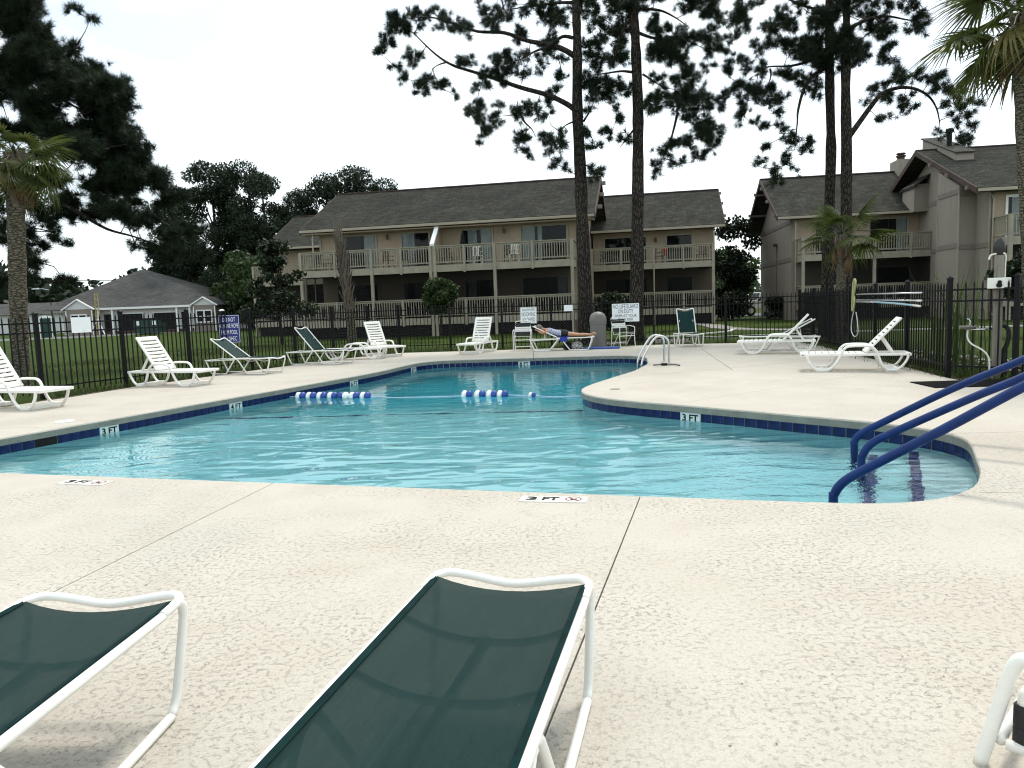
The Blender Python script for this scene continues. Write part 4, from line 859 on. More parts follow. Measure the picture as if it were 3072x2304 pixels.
sign((-8.38,14.56,1.30), 64, .40, .30, 'signw', [], None, 'blank white panel on the fence before the new house windows')
sign((-7.0,18.55,1.05), 30, .50, .70, 'signb', [('DO NOT', .235, .30, .105), ('REMOVE ROPE', .08, .44, .105), ('FROM POOL', -.08, .38, .105), ('PER DHEC', -.24, .33, .105)], 'signw', 'dark blue sign reading do not remove rope from pool', 'signw')
sign((.62,24.4,1.05), -8, .55, .54, 'signw', [('SHALLOW WATER', .18, .42, .08), ('NO DIVING', .035, .44, .13), ('ALLOWED', -.14, .42, .13)], 'inkg', 'white square sign reading shallow water no diving allowed', 'inkg')
sign((1.92,24.2,1.24), -8, .28, .20, 'signw', [], None, 'small blank white panel on the fence beside the tall pine')
sign((3.72,23.83,1.03), -9, .86, .58, 'signw', [('NO LIFEGUARD', .20, .80, .135), ('ON DUTY', .045, .48, .125), ('SWIM AT YOUR', -.10, .70, .09), ('OWN RISK', -.215, .48, .085)], 'ink', 'large white sign reading no lifeguard on duty swim at your own risk')

# depth decals on the deck
def decal(loc, rz, label):
    t = thing('depth_decal', label, 'floor marker', (*loc, .0), R(rz), 'poolside depth decals')
    MB().box(-.235, .235, -.075, .075, .0005, .005).build('plate', 'decal', t)
    obj('lettering', text('3', .1, 'black', width=.075, height=.085, bold=.03), t, (-.155, .005, .0062)); obj('lettering', text('FT', .1, 'black', width=.115, height=.085, bold=.03), t, (-.02, .005, .0062))
    rg = MB(); n = 28; v = []; f = []
    for k in range(n):
        a = 2 * math.pi * k / n; v += [(.14 + math.cos(a) * .048, .006 + math.sin(a) * .048, .0062), (.14 + math.cos(a) * .058, .006 + math.sin(a) * .058, .0062)]
    for k in range(n): f.append((2 * k, 2 * k + 1, (2 * k + 3) % (2 * n), (2 * k + 2) % (2 * n)))
    rg.add(v, f); rg.bar((.105, .04, .0066), (.175, -.03, .0066), .010, .0012); rg.build('no_diving_ring', 'red', t)
    MB().bar((.12, .0, .0066), (.165, .012, .0066), .012, .001).bar((.118, -.018, .0066), (.15, -.008, .0066), .009, .001).build('diver', 'black', t)
    return t
decal((.26, 5.06), -12, 'white three foot depth decal with no diving symbol close to the deck joint')
decal((-3.64, 6.16), -16, 'white three foot depth decal with no diving symbol, away from the deck joint')
lid = tag(MB().lathe([(.005, .0), (.125, .0), (.13, .006), (.12, .010), (.005, .011)], 24, (-6.17, 10.1, 0)).build('skimmer_lid', 'signw'), 'round white skimmer lid set in the deck', 'skimmer lid')
dr = tag(MB().lathe([(.005, .0), (.08, .0), (.085, .004), (.005, .006)], 16, (1.62, 11.6, 0)).build('anchor_cover', 'coping'), 'small round anchor cover in the deck at the bend of the pool', 'cover')

# rope and floats
ftp = MB(); prof_b = [(.012, 0), (.055, .004), (.067, .03), (.062, .055), (.04, .074), (.012, .08)]
mt_ = Matrix.Rotation(R(90), 4, 'Y')
FB = MB().lathe(prof_b, 14, mtx=mt_).mesh('blue_half', 'float_b', 'auto'); FW = MB().lathe(prof_b, 14, mtx=Matrix.Rotation(R(-90), 4, 'Y')).mesh('white_half', 'float_w', 'auto')
def pfloat(x, y, rz, flip, label, group, s=1.):
    t = thing('rope_float', label, 'float', (x, y, WZ + .022), R(rz), group); t.scale = (s * 1.28, s * 1.28, s * 1.28)
    a, b = (FB, FW) if not flip else (FW, FB); obj('blue_half', FB, t, rz=0 if not flip else math.pi); obj('white_half', FW, t, rz=0 if not flip else math.pi); return t
n8 = 7
for k in range(n8):
    q = k / (n8 - 1); pfloat(-3.95 + 1.28 * q, 13.76 - .38 * q, -16, k in (4,), 'blue and white rope float in the row of seven by the tiled wall', 'rope floats bunched by the wall')
for x, y, fl in ((-.80, 13.03, False), (-.57, 12.97, False), (-.36, 12.90, False), (-.17, 12.85, False)): pfloat(x, y, -16, fl, 'blue and white rope float in the row of four out on the water', 'rope floats out on the water')
pfloat(.34, 12.65, -20, False, 'single small rope float beside the pool bend', 'rope floats out on the water', .62)
rp_ = cr([(-4.22, 13.82, WZ + .012), (-3.9, 13.74, WZ + .02), (-2.6, 13.35, WZ + .02), (-2.2, 13.22, WZ - .0), (-1.5, 13.1, WZ + .004), (-1.0, 13.06, WZ + .004), (-.8, 13.03, WZ + .02), (-.1, 12.83, WZ + .02), (.2, 12.72, WZ + .003), (.34, 12.65, WZ + .01), (.8, 12.42, WZ + .004), (1.2, 12.2, WZ + .03)], 6)
tag(MB().tube(rp_, .011, 6).build('float_rope', 'rope'), 'thin blue and white safety rope across the pool', 'rope')

# handrails at the steps
wdir = Vector((.882, -.471))
for (sx_, sy_), pr, lab in (((2.37, 5.41), [(0, -.95), (0, -.19), (.01, -.12), (.07, -.03), (.22, .08), (.71, .40), (1.15, .70)], 'blue sleeved handrail standing farthest out in the shallow bay'),
                        ((3.09, 6.49), [(0, -.95), (0, -.19), (.01, -.08), (.08, .03), (.25, .14), (.83, .46), (1.18, .64)], 'blue sleeved handrail between the other two handrails'),
                        ((3.32, 7.12), [(0, -.95), (0, -.19), (.0, -.08), (.07, .01), (.26, .13), (.82, .46), (1.35, .73)], 'blue sleeved handrail nearest the tiled wall')):
    t = thing('handrail', lab, 'handrail', (sx_, sy_, 0), group='blue handrails at the steps'); x1 = pr[-1][0]; z1 = pr[-1][1]
    pr = pr + [(x1 + .30, z1 + .19), (x1 + .48, z1 + .25), (x1 + .60, z1 + .20), (x1 + .66, z1 + .05), (x1 + .68, .05)]
    MB().tube(cr([(wdir.x * a, wdir.y * a, z) for a, z in pr], 6), .034, 12).build('rail', 'blue', t, smooth=True)
    a = x1 + .68; MB().lathe([(.03, .0), (.075, .0), (.075, .012), (.04, .03), (.036, .06)], 16, (wdir.x * a, wdir.y * a, 0)).build('base_flange', 'chrome', t, smooth='auto')
# steel ladder
t = thing('pool_ladder', 'chrome pool ladder rails arching from the deck into the water', 'ladder', (3.0, 16.3, 0))
for s in (-.25, .25):
    MB().tube(cr([(.43, s, .0), (.43, s, .35), (.40, s, .52), (.28, s, .60), (.13, s, .56), (-.05, s, .30), (-.16, s, .05), (-.17, s, -.3), (-.17, s, -1.1)], 6), .024, 10).build('rail', 'chrome', t, smooth=True)
    MB().lathe([(.03, 0), (.06, 0), (.06, .01), (.035, .02)], 14, (.43, s, 0)).build('flange', 'chrome', t, smooth='auto')
for z in (-.35, -.65, -.95): MB().box(-.21, -.13, -.24, .24, z, z + .03).build('tread', 'signw', t)
t = thing('chemical_dispenser_hose', 'short grey hose and fitting lying beside the ladder', 'hose', (3.12, 15.45, 0)); MB().tube(cr([(-.15, 0, .03), (.0, .02, .035), (.16, 0, .03), (.30, -.05, .03), (.36, -.18, .02)], 4), .018, 8).build('hose', 'can', t, smooth=True); MB().tube([(.02, .02, .035), (.14, 0, .035)], .028, 8).build('coupling', 'black', t)

# wooden shower post with drinking fountain
SP = thing('shower_post', 'weathered wooden shower post with white box and drinking fountain', 'shower post', (7.46, 11.35, 0), R(-30))
MB().box(-.062, .062, -.062, .062, -.2, 1.86).build('post', 'wood', SP, bevel=.006)
MB().box(-.15, .15, -.155, -.064, 1.36, 1.52).build('button_box', 'pipe', SP, bevel=.01); MB().lathe([(.03, 0), (.04, .01), (.03, .03), (.005, .035)], 12, (0, -.155, 1.41), Matrix.Rotation(R(90), 4, 'X')).build('push_button', 'black', SP); MB().lathe([(.022, 0), (.028, .01), (.02, .02), (.005, .025)], 12, (0.005, -.155, 1.455), Matrix.Rotation(R(90), 4, 'X')).build('push_button', 'black', SP)
MB().tube(cr([(.08, .02, 1.75), (.07, -.02, 1.875), (-.02, -.03, 1.885), (-.10, -.03, 1.87), (-.125, -.03, 1.84), (-.13, -.03, 1.80)], 4), .014, 8).build('shower_arm', 'pipe', SP, smooth=True); MB().tube([(.078, 0, 1.5), (.078, 0, 1.78)], .012, 6).build('supply_pipe', 'pipe', SP)
MB().lathe([(.05, 1.86), (.065, 1.90), (.085, 1.96), (.075, 2.04), (.04, 2.10), (.01, 2.12)], 12).build('bell_cap', 'patio', SP, smooth='auto')
MB().lathe([(.02, .74), (.07, .745), (.12, .78), (.13, .80), (.12, .80), (.06, .765), (.01, .755)], 20, (-.38, -.05, 0)).build('basin', 'can', SP, smooth=True)
MB().tube(cr([(-.36, -.05, .80), (-.355, -.05, .86), (-.37, -.05, .90), (-.40, -.05, .905)], 3), .010, 8).build('spout', 'chrome', SP, smooth=True); MB().tube([(-.38, -.05, .75), (-.30, -.04, .74), (-.06, -.03, .745)], .016, 8).build('bracket_pipe', 'chrome', SP, smooth=True)
MB().tube(cr([(-.38, -.05, .74), (-.385, -.05, .62), (-.33, -.06, .52), (-.18, -.08, .42), (-.10, -.09, .30), (-.09, -.09, .10), (-.11, -.09, .0)], 5), .013, 8).build('drain_hose', 'pipe', SP, smooth=True)
MB().tube(cr([(.07, .0, .80), (.13, 0, .76), (.155, 0, .66), (.13, 0, .50), (.09, 0, .38), (.095, 0, .2), (.10, 0, .0)], 5), .032, 8).build('wrapped_pipe', 'hose', SP, smooth=True)
gm_ = tag(MB().box(-1.15, 1.15, -.38, .38, .001, .014).build('rubber_mat', 'mat_', bevel=.004), 'black rubber mat lying on the deck below the shower post', 'mat'); gm_.location = (7.1, 10.60, 0); gm_.rotation_euler = (0, 0, R(-4))

# pole set hung on the fence
fd = Vector((7.0 - 9.05, 11.82 - 23.2, 0)).normalized(); f0 = Vector((9.05, 23.2, 0)); inn = Vector((fd.y, -fd.x, 0)); inn = -inn if inn.x > 0 else inn
def fp(dist, z, off=.06): p = f0 + fd * dist + inn * off; return (p.x, p.y, z)
base = f0 + fd * 8.5
t = thing('pool_skimmer', 'leaf skimmer net with yellow rim on a long pole hung along the fence', 'skimmer')
hp = [fp(6.55, 1.33, .12), fp(6.75, 1.45, .16), fp(6.9, 1.62, .18), fp(6.8, 1.68, .18), fp(6.62, 1.55, .16), fp(6.52, 1.35, .14), fp(6.42, 1.10, .12), fp(6.45, .98, .12), fp(6.55, 1.06, .12), fp(6.6, 1.2, .12)]
MB().tube([fp(6.7, 1.345, .10), fp(10.62, 1.335, .09)], .014, 8).build('pole', 'alu', t, smooth=True); MB().tube(cr(hp, 4, True) + [Vector(hp[0])], .022, 6).build('rim', 'net', t, smooth=True)
t = thing('rescue_hook', 'rescue hook with a white loop on a pole hung under the skimmer', 'rescue hook')
MB().tube([fp(6.7, 1.22, .10), fp(10.55, 1.20, .09)], .014, 8).build('pole', 'alu', t, smooth=True); MB().tube([fp(10.35, 1.20, .09), fp(10.6, 1.198, .09)], .019, 8).build('grip', 'pipe', t, smooth=True)
MB().tube(cr([fp(6.5, 1.0, .1), fp(6.32, .75, .1), fp(6.3, .52, .1), fp(6.55, .40, .1), fp(6.82, .48, .1), fp(6.8, .70, .1), fp(6.66, .95, .1)], 5), .010, 6).build('loop', 'pipe', t, smooth=True)
t = thing('vacuum_pole', 'pale blue vacuum pole hung lowest along the fence', 'pole')
MB().tube([fp(6.8, 1.18, .13), fp(8.2, 1.175, .13)], .013, 8).build('inner_tube', 'alu', t, smooth=True); MB().tube(cr([fp(8.2, 1.175, .13), fp(9.4, 1.15, .13), fp(10.3, 1.12, .12)], 4), .018, 8).build('outer_tube', 'bluepole', t, smooth=True); MB().tube([fp(10.3, 1.12, .12), fp(10.65, 1.105, .12)], .020, 8).build('grip', 'pipe', t, smooth=True)

# ------------------------------------------------------------ balcony furniture (set out in each building's frame)
def patio_chair_mesh():
    t = thing('patio_chair', None, 'chair')
    MB().box(-.24, .24, -.24, .22, .40, .43).build('seat', 'patio', t); b = MB()
    for k in range(5): b.box(-.2 + k * .09, -.16 + k * .09, .19, .215, .43, .90)
    b.box(-.23, .23, .185, .22, .88, .94); b.build('backrest', 'patio', t)
    for x in (-.22, .22):
        for y in (-.22, .20): MB().box(x - .015, x + .015, y - .015, y + .015, 0, .40).build('leg', 'patio', t)
        MB().box(x - .02, x + .02, -.22, .20, .62, .65).build('arm', 'patio', t)
    return t
pc = patio_chair_mesh(); first = [True]
def on_bld(B, u, v, z): return B.matrix_basis @ Vector((u, v, z))
def bchair(B, u, v, z, rz, label, group, m=None):
    o = pc if first[0] else copy_tree(pc); first[0] = False; place(o, on_bld(B, u, v, z), rz, label, group)
    if m:
        for c in kids(o): c.data = c.data.copy(); c.data.materials[0] = MT[m]
    return o
bpy.context.view_layer.update()
g = 'patio chairs on the balconies'
for u, a in ((-13.9, .4), (-13.2, -.5), (-9.9, 2.6), (-9.0, .2), (-8.2, -.3)): bchair(B1, u, .9, 3.67, a, 'dark patio chair on the upper balcony behind the dead palm trunk', g)
for u, a in ((-4.9, .2), (-2.9, -.2)): bchair(B1, u, .8, 3.67, a, 'white patio chair on the upper balcony of the unit beside the pine', 'white patio chairs on the balcony', 'tube')
for u, a in ((-6.6, .3), (-3.2, .5), (-1.0, -.5)): bchair(B1, u, 1.0, 3.67, a, 'dark patio chair on the upper balcony between the party wall and the pine', g)
for u, a in ((1.3, .3), (4.6, 1.2), (7.1, -.6)): bchair(B1, u, 8.9, 3.67, a, 'dark patio chair on the upper balcony of the set-back wing', g)
for u, a in ((-12.0, .3), (-9.2, -.4), (-2.0, .4), (-1.0, -.3)): bchair(B1, u, .9, .93, a, 'dark patio chair on the ground floor porch behind the fence', g)
for u, a in ((4.9, .3), (5.9, -.5), (1.0, .4)): bchair(B2, u, .9, 3.67, a, 'dark patio chair on the balcony behind the fan palm', g)
t = tag(MB().lathe([(.04, 0), (.16, .02), (.17, .34), (.18, .36), (.15, .40), (.05, .42)], 14).build('red_cooler', 'bigred', smooth='auto'), 'round red cooler on the upper balcony of the set-back wing', 'cooler'); t.location = on_bld(B1, 4.9, 8.4, 3.67 + .45)
st_ = tag(MB().box(-.2, .2, -.2, .2, 0, .03).build('stool', 'patio'), 'small dark stool under the red cooler', 'stool'); st_.location = on_bld(B1, 4.9, 8.4, 3.67 + .42)
for x in (-.17, .17):
    for y in (-.17, .17): MB().box(x - .015, x + .015, y - .015, y + .015, -.42, 0).build('leg', 'patio', st_)
um = thing('closed_umbrella', 'closed dark umbrella on the upper balcony beside the party wall', 'umbrella', on_bld(B1, -5.75, 1.2, 3.67)); MB().lathe([(.16, .9), (.20, 1.0), (.10, 1.6), (.02, 1.85)], 10).build('canopy', 'iron', um); MB().tube([(0, 0, 0), (0, 0, 1.0)], .025, 6).build('pole', 'iron', um); MB().lathe([(.22, 0), (.22, .05), (.05, .08)], 12).build('base', 'iron', um)

# ------------------------------------------------------------ things by the far house and street
t = thing('dumpster', 'dark green dumpster with papers on it in front of the garage bays', 'dumpster', (-34.8, 72, 0), R(3)); MB().prism([(-.9, .1), (.75, .1), (.9, 1.15), (-.9, 1.45)], 0, -1.15, 1.15).build('container', 'steel', t)
t2 = MB().prism([(-.95, 1.46), (.95, 1.16), (.95, 1.20), (-.95, 1.52)], 0, -1.2, 1.2).build('lid', 'black', t)
for u in (-.85, .6): MB().box(u, u + .36, -.925, -.91, .85, 1.25).build('notice', 'signw', t)
for u in (-1.19, 1.15): MB().box(u, u + .05, -.5, .5, .6, .8).build('fork_pocket', 'steel', t)
t = thing('portable_toilet', 'green portable toilet with white roof by the kerb', 'portable toilet', (-43.9, 70.5, 0), R(30)); MB().box(-.52, .52, -.52, .52, 0, 1.85).build('cabin', 'plastg', t)
MB().prism([(-.56, 1.85), (.56, 1.85), (.4, 2.05), (0, 2.12), (-.4, 2.05)], 1, -.56, .56).build('roof', 'signw', t); MB().box(-.36, .36, -.55, -.522, .1, 1.75).build('door', 'steel', t)
for x in (-.52, .44): MB().box(x, x + .08, -.56, -.524, 0, 1.85).build('corner_post', 'signw', t)
t = thing('boom_lift', 'pale yellow twin mast lift standing at the house gable', 'lift', (-43.2, 78.2, 0))
for x in (-.22, .22): MB().bar((x, 0, 0), (x * .6, .1, 4.3), .09, .09).build('mast', 'yellow', t)
for k in range(7): MB().box(-.2, .2, .0, .05, .5 + k * .52, .56 + k * .52).build('rung', 'yellow', t)
MB().box(-.5, .5, -.25, .25, .45, .55).build('platform', 'yellow', t); 
for s in (-1, 1): MB().bar((s * .8, -.4, 0), (0, 0, 1.6), .08, .08).build('outrigger', 'signw', t)
def upole(x, y, h_, label):
    t = thing('utility_pole', label, 'utility pole', (x, y, -.1), group='utility poles along the street'); MB().tube([(0, 0, 0), (0, 0, h_)], [.15, .10], 8).build('pole', 'pole', t); MB().box(-1.1, 1.1, -.05, .05, h_ - .7, h_ - .58).build('crossarm', 'pole', t)
    for u in (-.95, -.4, .4, .95): MB().lathe([(.03, 0), (.05, .05), (.02, .14)], 6, (u, 0, h_ - .58)).build('insulator', 'signw', t)
upole(-78, 110, 8.5, 'wooden utility pole beyond the white building'); upole(-2, 92, 7.6, 'wooden utility pole behind the beige apartment building'); upole(-140, 118, 8.5, 'wooden utility pole at the end of the cable, beyond the thick palm')
for i, (z0, z1, dy) in enumerate(((8.4, 7.45, 0), (8.4, 7.45, 1.2), (6.3, 5.6, .3))):
    pts = []
    for a, b in (((-140, 118, z0), (-78, 110, z0)), ((-78, 110, z0), (-2, 92, z1))):
        for k in range(13): q = k / 12; pts.append((a[0] + (b[0] - a[0]) * q, a[1] + (b[1] - a[1]) * q + dy, a[2] + (b[2] - a[2]) * q - 2.2 * 4 * q * (1 - q) * .6))
    tag(MB().tube(pts, .022, 5).build('power_line', 'wire'), ('upper power line crossing over the new house', 'upper power line crossing over the new house', 'lowest cable strung below the power lines')[i], 'cable', 'power lines')
for x, y, lab in ((-51.5, 84, 'street lamp with a short arm at the side of the new house'), (-16.2, 42, 'small dark path lamp with white top on the lawn')):
    t = thing('street_lamp', lab, 'lamp', (x, y, -.05)); hh = 5.2 if x < -40 else 1.75
    MB().tube([(0, 0, 0), (0, 0, hh)], [.07, .05], 8).build('pole', 'iron', t)
    if x < -40: MB().tube([(0, 0, hh - .1), (-.8, 0, hh + .1), (-1.3, 0, hh + .1)], .04, 6).build('arm', 'alu', t); MB().box(-1.9, -1.2, -.15, .15, hh + .05, hh + .2).build('head', 'signw', t)
    else: MB().lathe([(.03, hh), (.16, hh), (.13, hh + .07), (.03, hh + .1)], 10).build('head', 'signw', t)

# parked utility vehicle between the buildings
J = thing('parked_car', 'white boxy off-road vehicle parked between the apartment buildings', 'car', (19.6, 57.5, -.02), R(184))
MB().prism([(-2.0, .55), (2.0, .55), (2.05, .75), (2.0, 1.12), (.75, 1.18), (-2.0, 1.18)], 1, -.78, .78).build('body', 'carw', J, bevel=.03)
MB().prism([(-2.0, 1.18), (.75, 1.18), (.45, 1.78), (-1.95, 1.82)], 1, -.72, .72).build('cabin', 'carw', J, bevel=.04)
for s in (-1, 1):
    for a, b in ((-1.8, -1.0), (-.9, -.15), (-.05, .48)): MB().prism([(a, 1.25), (b + (.08 if b > .3 else 0), 1.25), (b - (.14 if b > .3 else 0), 1.68), (a, 1.70)], 1, s * .725 - .006, s * .725 + .006).build('window', 'black', J)
    MB().box(1.98, 2.06, s * .55 - .11, s * .55 + .11, .84, 1.06).build('headlight', 'glass', J)
    for x in (-1.3, 1.3):
        wh = MB().lathe([(.05, -.12), (.36, -.11), (.40, -.06), (.40, .06), (.36, .11), (.05, .12)], 20, (x, s * .78, .40), Matrix.Rotation(R(90), 4, 'X')).build('wheel', 'tyre', J, smooth='auto'); MB().lathe([(.02, -.02), (.2, -.02), (.21, .02), (.02, .02)], 14, (x, s * .90, .40), Matrix.Rotation(R(90), 4, 'X')).build('rim', 'alu', wh)
    MB().box(.55, .68, s * .78 - .02, s * .95, 1.15, 1.30).build('mirror', 'black', J)
MB().prism([(.80, 1.22), (.76, 1.24), (.47, 1.74), (.51, 1.72)], 1, -.62, .62).build('windscreen', 'black', J); MB().box(2.03, 2.15, -.8, .8, .5, .68).build('bumper', 'black', J); MB().box(2.0, 2.055, -.38, .38, .80, 1.08).build('grille', 'black', J)
# ------------------------------------------------------------ vegetation
def tufts(Pn, dirs, n, ln, wd):
    """needle sprays: thin triangles bursting from points Pn"""
    k = len(Pn); d = rng.normal(size=(k, n, 3)); d /= np.linalg.norm(d, axis=2, keepdims=True); d = d + dirs[:, None, :] * .75; d /= np.linalg.norm(d, axis=2, keepdims=True)
    l = ln * rng.uniform(.6, 1.15, (k, n, 1)); b = Pn[:, None, :] + rng.normal(size=(k, n, 3)) * ln * .12; tip = b + d * l
    s = np.cross(d, rng.normal(size=(k, n, 3))); s /= np.linalg.norm(s, axis=2, keepdims=True) + 1e-9; s *= wd
    V = np.stack([b - s, b + s, tip], 2).reshape(-1, 3); return V, np.arange(len(V)).reshape(-1, 3)
def twigs(A, B, r, mb):
    for a, b in zip(A, B):
        a, b = Vector(a), Vector(b); m = (a + b) / 2 + Vector(rng.normal(size=3) * .12 * (b - a).length); mb.tube([a, m, b], [r, r * .7, r * .35], 4, False)
def pine(name, label, clumps, limbs, d, trunk_r, top, group, extra=24, needles=52, ln=.23, wdt=.0060, dens=78, depth=.7, trunk=True):
    t = thing(name, label, 'tree', (0, 0, 0), group=group); wood = MB(); nodes = []
    if trunk:
        tr = limbs[0]; x0, z0 = tr[0]; x1, z1 = tr[1]; xb = x0 - (x1 - x0) * (z0 + .1) / max(.5, z1 - z0)
        pts = [(xb - .0, d, -.1), (xb, d, .35)] + [(x, d, z) for x, z in tr]; xt, zt = tr[-1]; pts += [(xt - .1, d + .1, zt + (top - zt) * .5), (xt, d, top)]
        pp = cr(pts, 4); zs = [q.z for q in pp]; rr = [trunk_r * (1.28 if z < .1 else 1.0 + .12 * max(0, 1 - z / 1.5)) * (1 - .72 * max(0, z) / top) + .012 * rng.normal() for z in zs]
        wood.tube(pp, rr, 14); rest = limbs[1:]; t.location = (xb, d, 0); off = Vector((xb, d, 0))
        nodes += [np.array(q) for q in pp if q.z > top * .25]
    else: rest = limbs; off = Vector((0, 0, 0))
    for lb in rest:
        dy = rng.uniform(-1, 1) * depth; n = len(lb); P_ = [(x, d + dy * i / (n - 1), z) for i, (x, z) in enumerate(lb)]; q = cr(P_, 4); ln_ = sum((Vector(P_[i + 1]) - Vector(P_[i])).length for i in range(n - 1))
        r0_ = min(.10, .022 + .017 * ln_); wood.tube(q, [max(.012, r0_ * (1 - .82 * i / (len(q) - 1))) for i in range(len(q))], 7); nodes += [np.array(v) for v in q]
    cl = [(x, z, a, b) for x, z, a, b in clumps]
    if trunk:
        for k in range(extra):
            z = rng.uniform(max(c[1] for c in clumps) * .93, top + .5); rad = 3.4 * (1 - ((z - 11) / max(1, (top - 9))) ** 2) if z > 11 else 3.0; a = rng.uniform(0, 6.28); cl.append((off.x + math.cos(a) * rng.uniform(.3, 1) * max(.6, rad), z, .62, .42, math.sin(a) * max(.6, rad)))
    if not extra or extra > 30: cl += [(c[0] + rng.normal() * .35, c[1] + rng.normal() * .3, c[2] * 1.1, c[3] * 1.1, rng.uniform(-1.6, 1.6)) for c in clumps if c[2] > .33]
    nodes = np.array(nodes); TP, TD = [], []
    cl.sort(key=lambda c: np.min(np.linalg.norm(nodes[:, [0, 2]] - np.array([c[0], c[1]]), axis=1)))
    for c in cl:
        x, z, a, b = c[:4]; y = d + (c[4] if len(c) > 4 else rng.normal() * depth * .6); ctr = np.array([x, y, z]); j = np.argmin(np.linalg.norm(nodes - ctr, axis=1)); att = nodes[j]
        dist = np.linalg.norm(att - ctr)
        if dist > .25: twigs([att], [ctr], min(.035, .010 + .010 * dist), wood)
        nodes = np.vstack([nodes, ctr])
        m = max(3, int(math.pi * a * b * dens)); nb = max(3, m // 4)
        for k in range(nb):
            v = rng.normal(size=3); v /= np.linalg.norm(v); v = v * np.array([a, (a + b) / 2, b]) * rng.uniform(.55, 1.0); e = ctr + v; twigs([ctr], [e], .008, wood)
            for q in range(max(1, round(m / nb))): s = rng.uniform(.35, 1.05); p = ctr + v * s + rng.normal(size=3) * .06; TP.append(p); dd_ = v / (np.linalg.norm(v) + 1e-6); dd_[2] += .25; TD.append(dd_)
    TP, TD = np.array(TP), np.array(TD); V, F = tufts(TP, TD, needles, ln, wdt); o3 = np.array(off)
    cw = obj('crown', quick_mesh('crown', V - o3, F, 'needle'), t)
    wood.v = [(a - off.x, b - off.y, c - off.z) for a, b, c in wood.v]; wood.build('trunk', 'pine', t, smooth=True)
    return t
P1=[(-3.3,10.9,0.68,0.44),(-3.2,10.6,0.56,0.31),(-2.5,11.2,0.62,0.31),(-3.7,10.2,0.37,0.37),(-3.9,9.7,0.25,0.25),(-3.5,9.4,0.25,0.19),(-2.9,9.7,0.5,0.31),(-2.5,9.0,0.37,0.31),(-3.1,9.0,0.25,0.25),(-2.7,8.5,0.37,0.25),(-2.0,8.6,0.37,0.31),(-1.5,8.3,0.19,0.12),(-1.7,10.4,0.37,0.25),(-1.4,10.7,0.44,0.31),(-1.0,10.3,0.25,0.25),(-2.0,11.0,0.31,0.25),(-1.1,9.6,0.37,0.25),(-1.3,9.7,0.25,0.19),(-0.4,10.9,0.44,0.37),(0.2,11.1,0.56,0.25),(0.9,11.2,0.62,0.25),(1.5,10.8,0.37,0.31),(-0.2,10.4,0.37,0.25),(0.7,10.3,0.31,0.37),(0.1,9.8,0.37,0.25),(0.5,9.5,0.37,0.31),(-0.2,9.5,0.25,0.19),(1.0,9.7,0.31,0.25),(1.3,9.2,0.25,0.25),(0.8,9.1,0.31,0.25),(-0.1,9.0,0.56,0.31),(0.1,8.9,0.44,0.25),(-0.6,8.7,0.44,0.37),(-0.9,8.2,0.37,0.37),(-1.0,7.7,0.37,0.37),(-0.7,7.2,0.37,0.31),(-0.3,7.5,0.31,0.31),(-0.8,6.9,0.12,0.19),(-0.1,7.9,0.19,0.19),(0.6,8.1,0.31,0.31),(0.5,7.7,0.25,0.31),(1.1,7.9,0.37,0.37),(1.5,7.5,0.25,0.19),(0.6,6.8,0.44,0.37),(0.8,6.4,0.25,0.25),(1.5,7.0,0.37,0.31),(1.7,6.5,0.44,0.31),(1.6,6.1,0.31,0.22),(2.0,6.9,0.25,0.37),(2.1,5.8,0.19,0.19),(1.9,9.4,0.25,0.19),(1.8,8.4,0.37,0.37),(2.0,8.8,0.31,0.25),(1.8,10.0,0.31,0.25),(2.1,10.6,0.25,0.31),(1.7,11.2,0.5,0.19),(2.8,7.0,0.19,0.37),(2.9,6.4,0.25,0.31),(3.0,5.8,0.37,0.31),(3.0,5.5,0.25,0.12),(2.8,7.7,0.19,0.19),(3.1,10.9,0.37,0.37)]
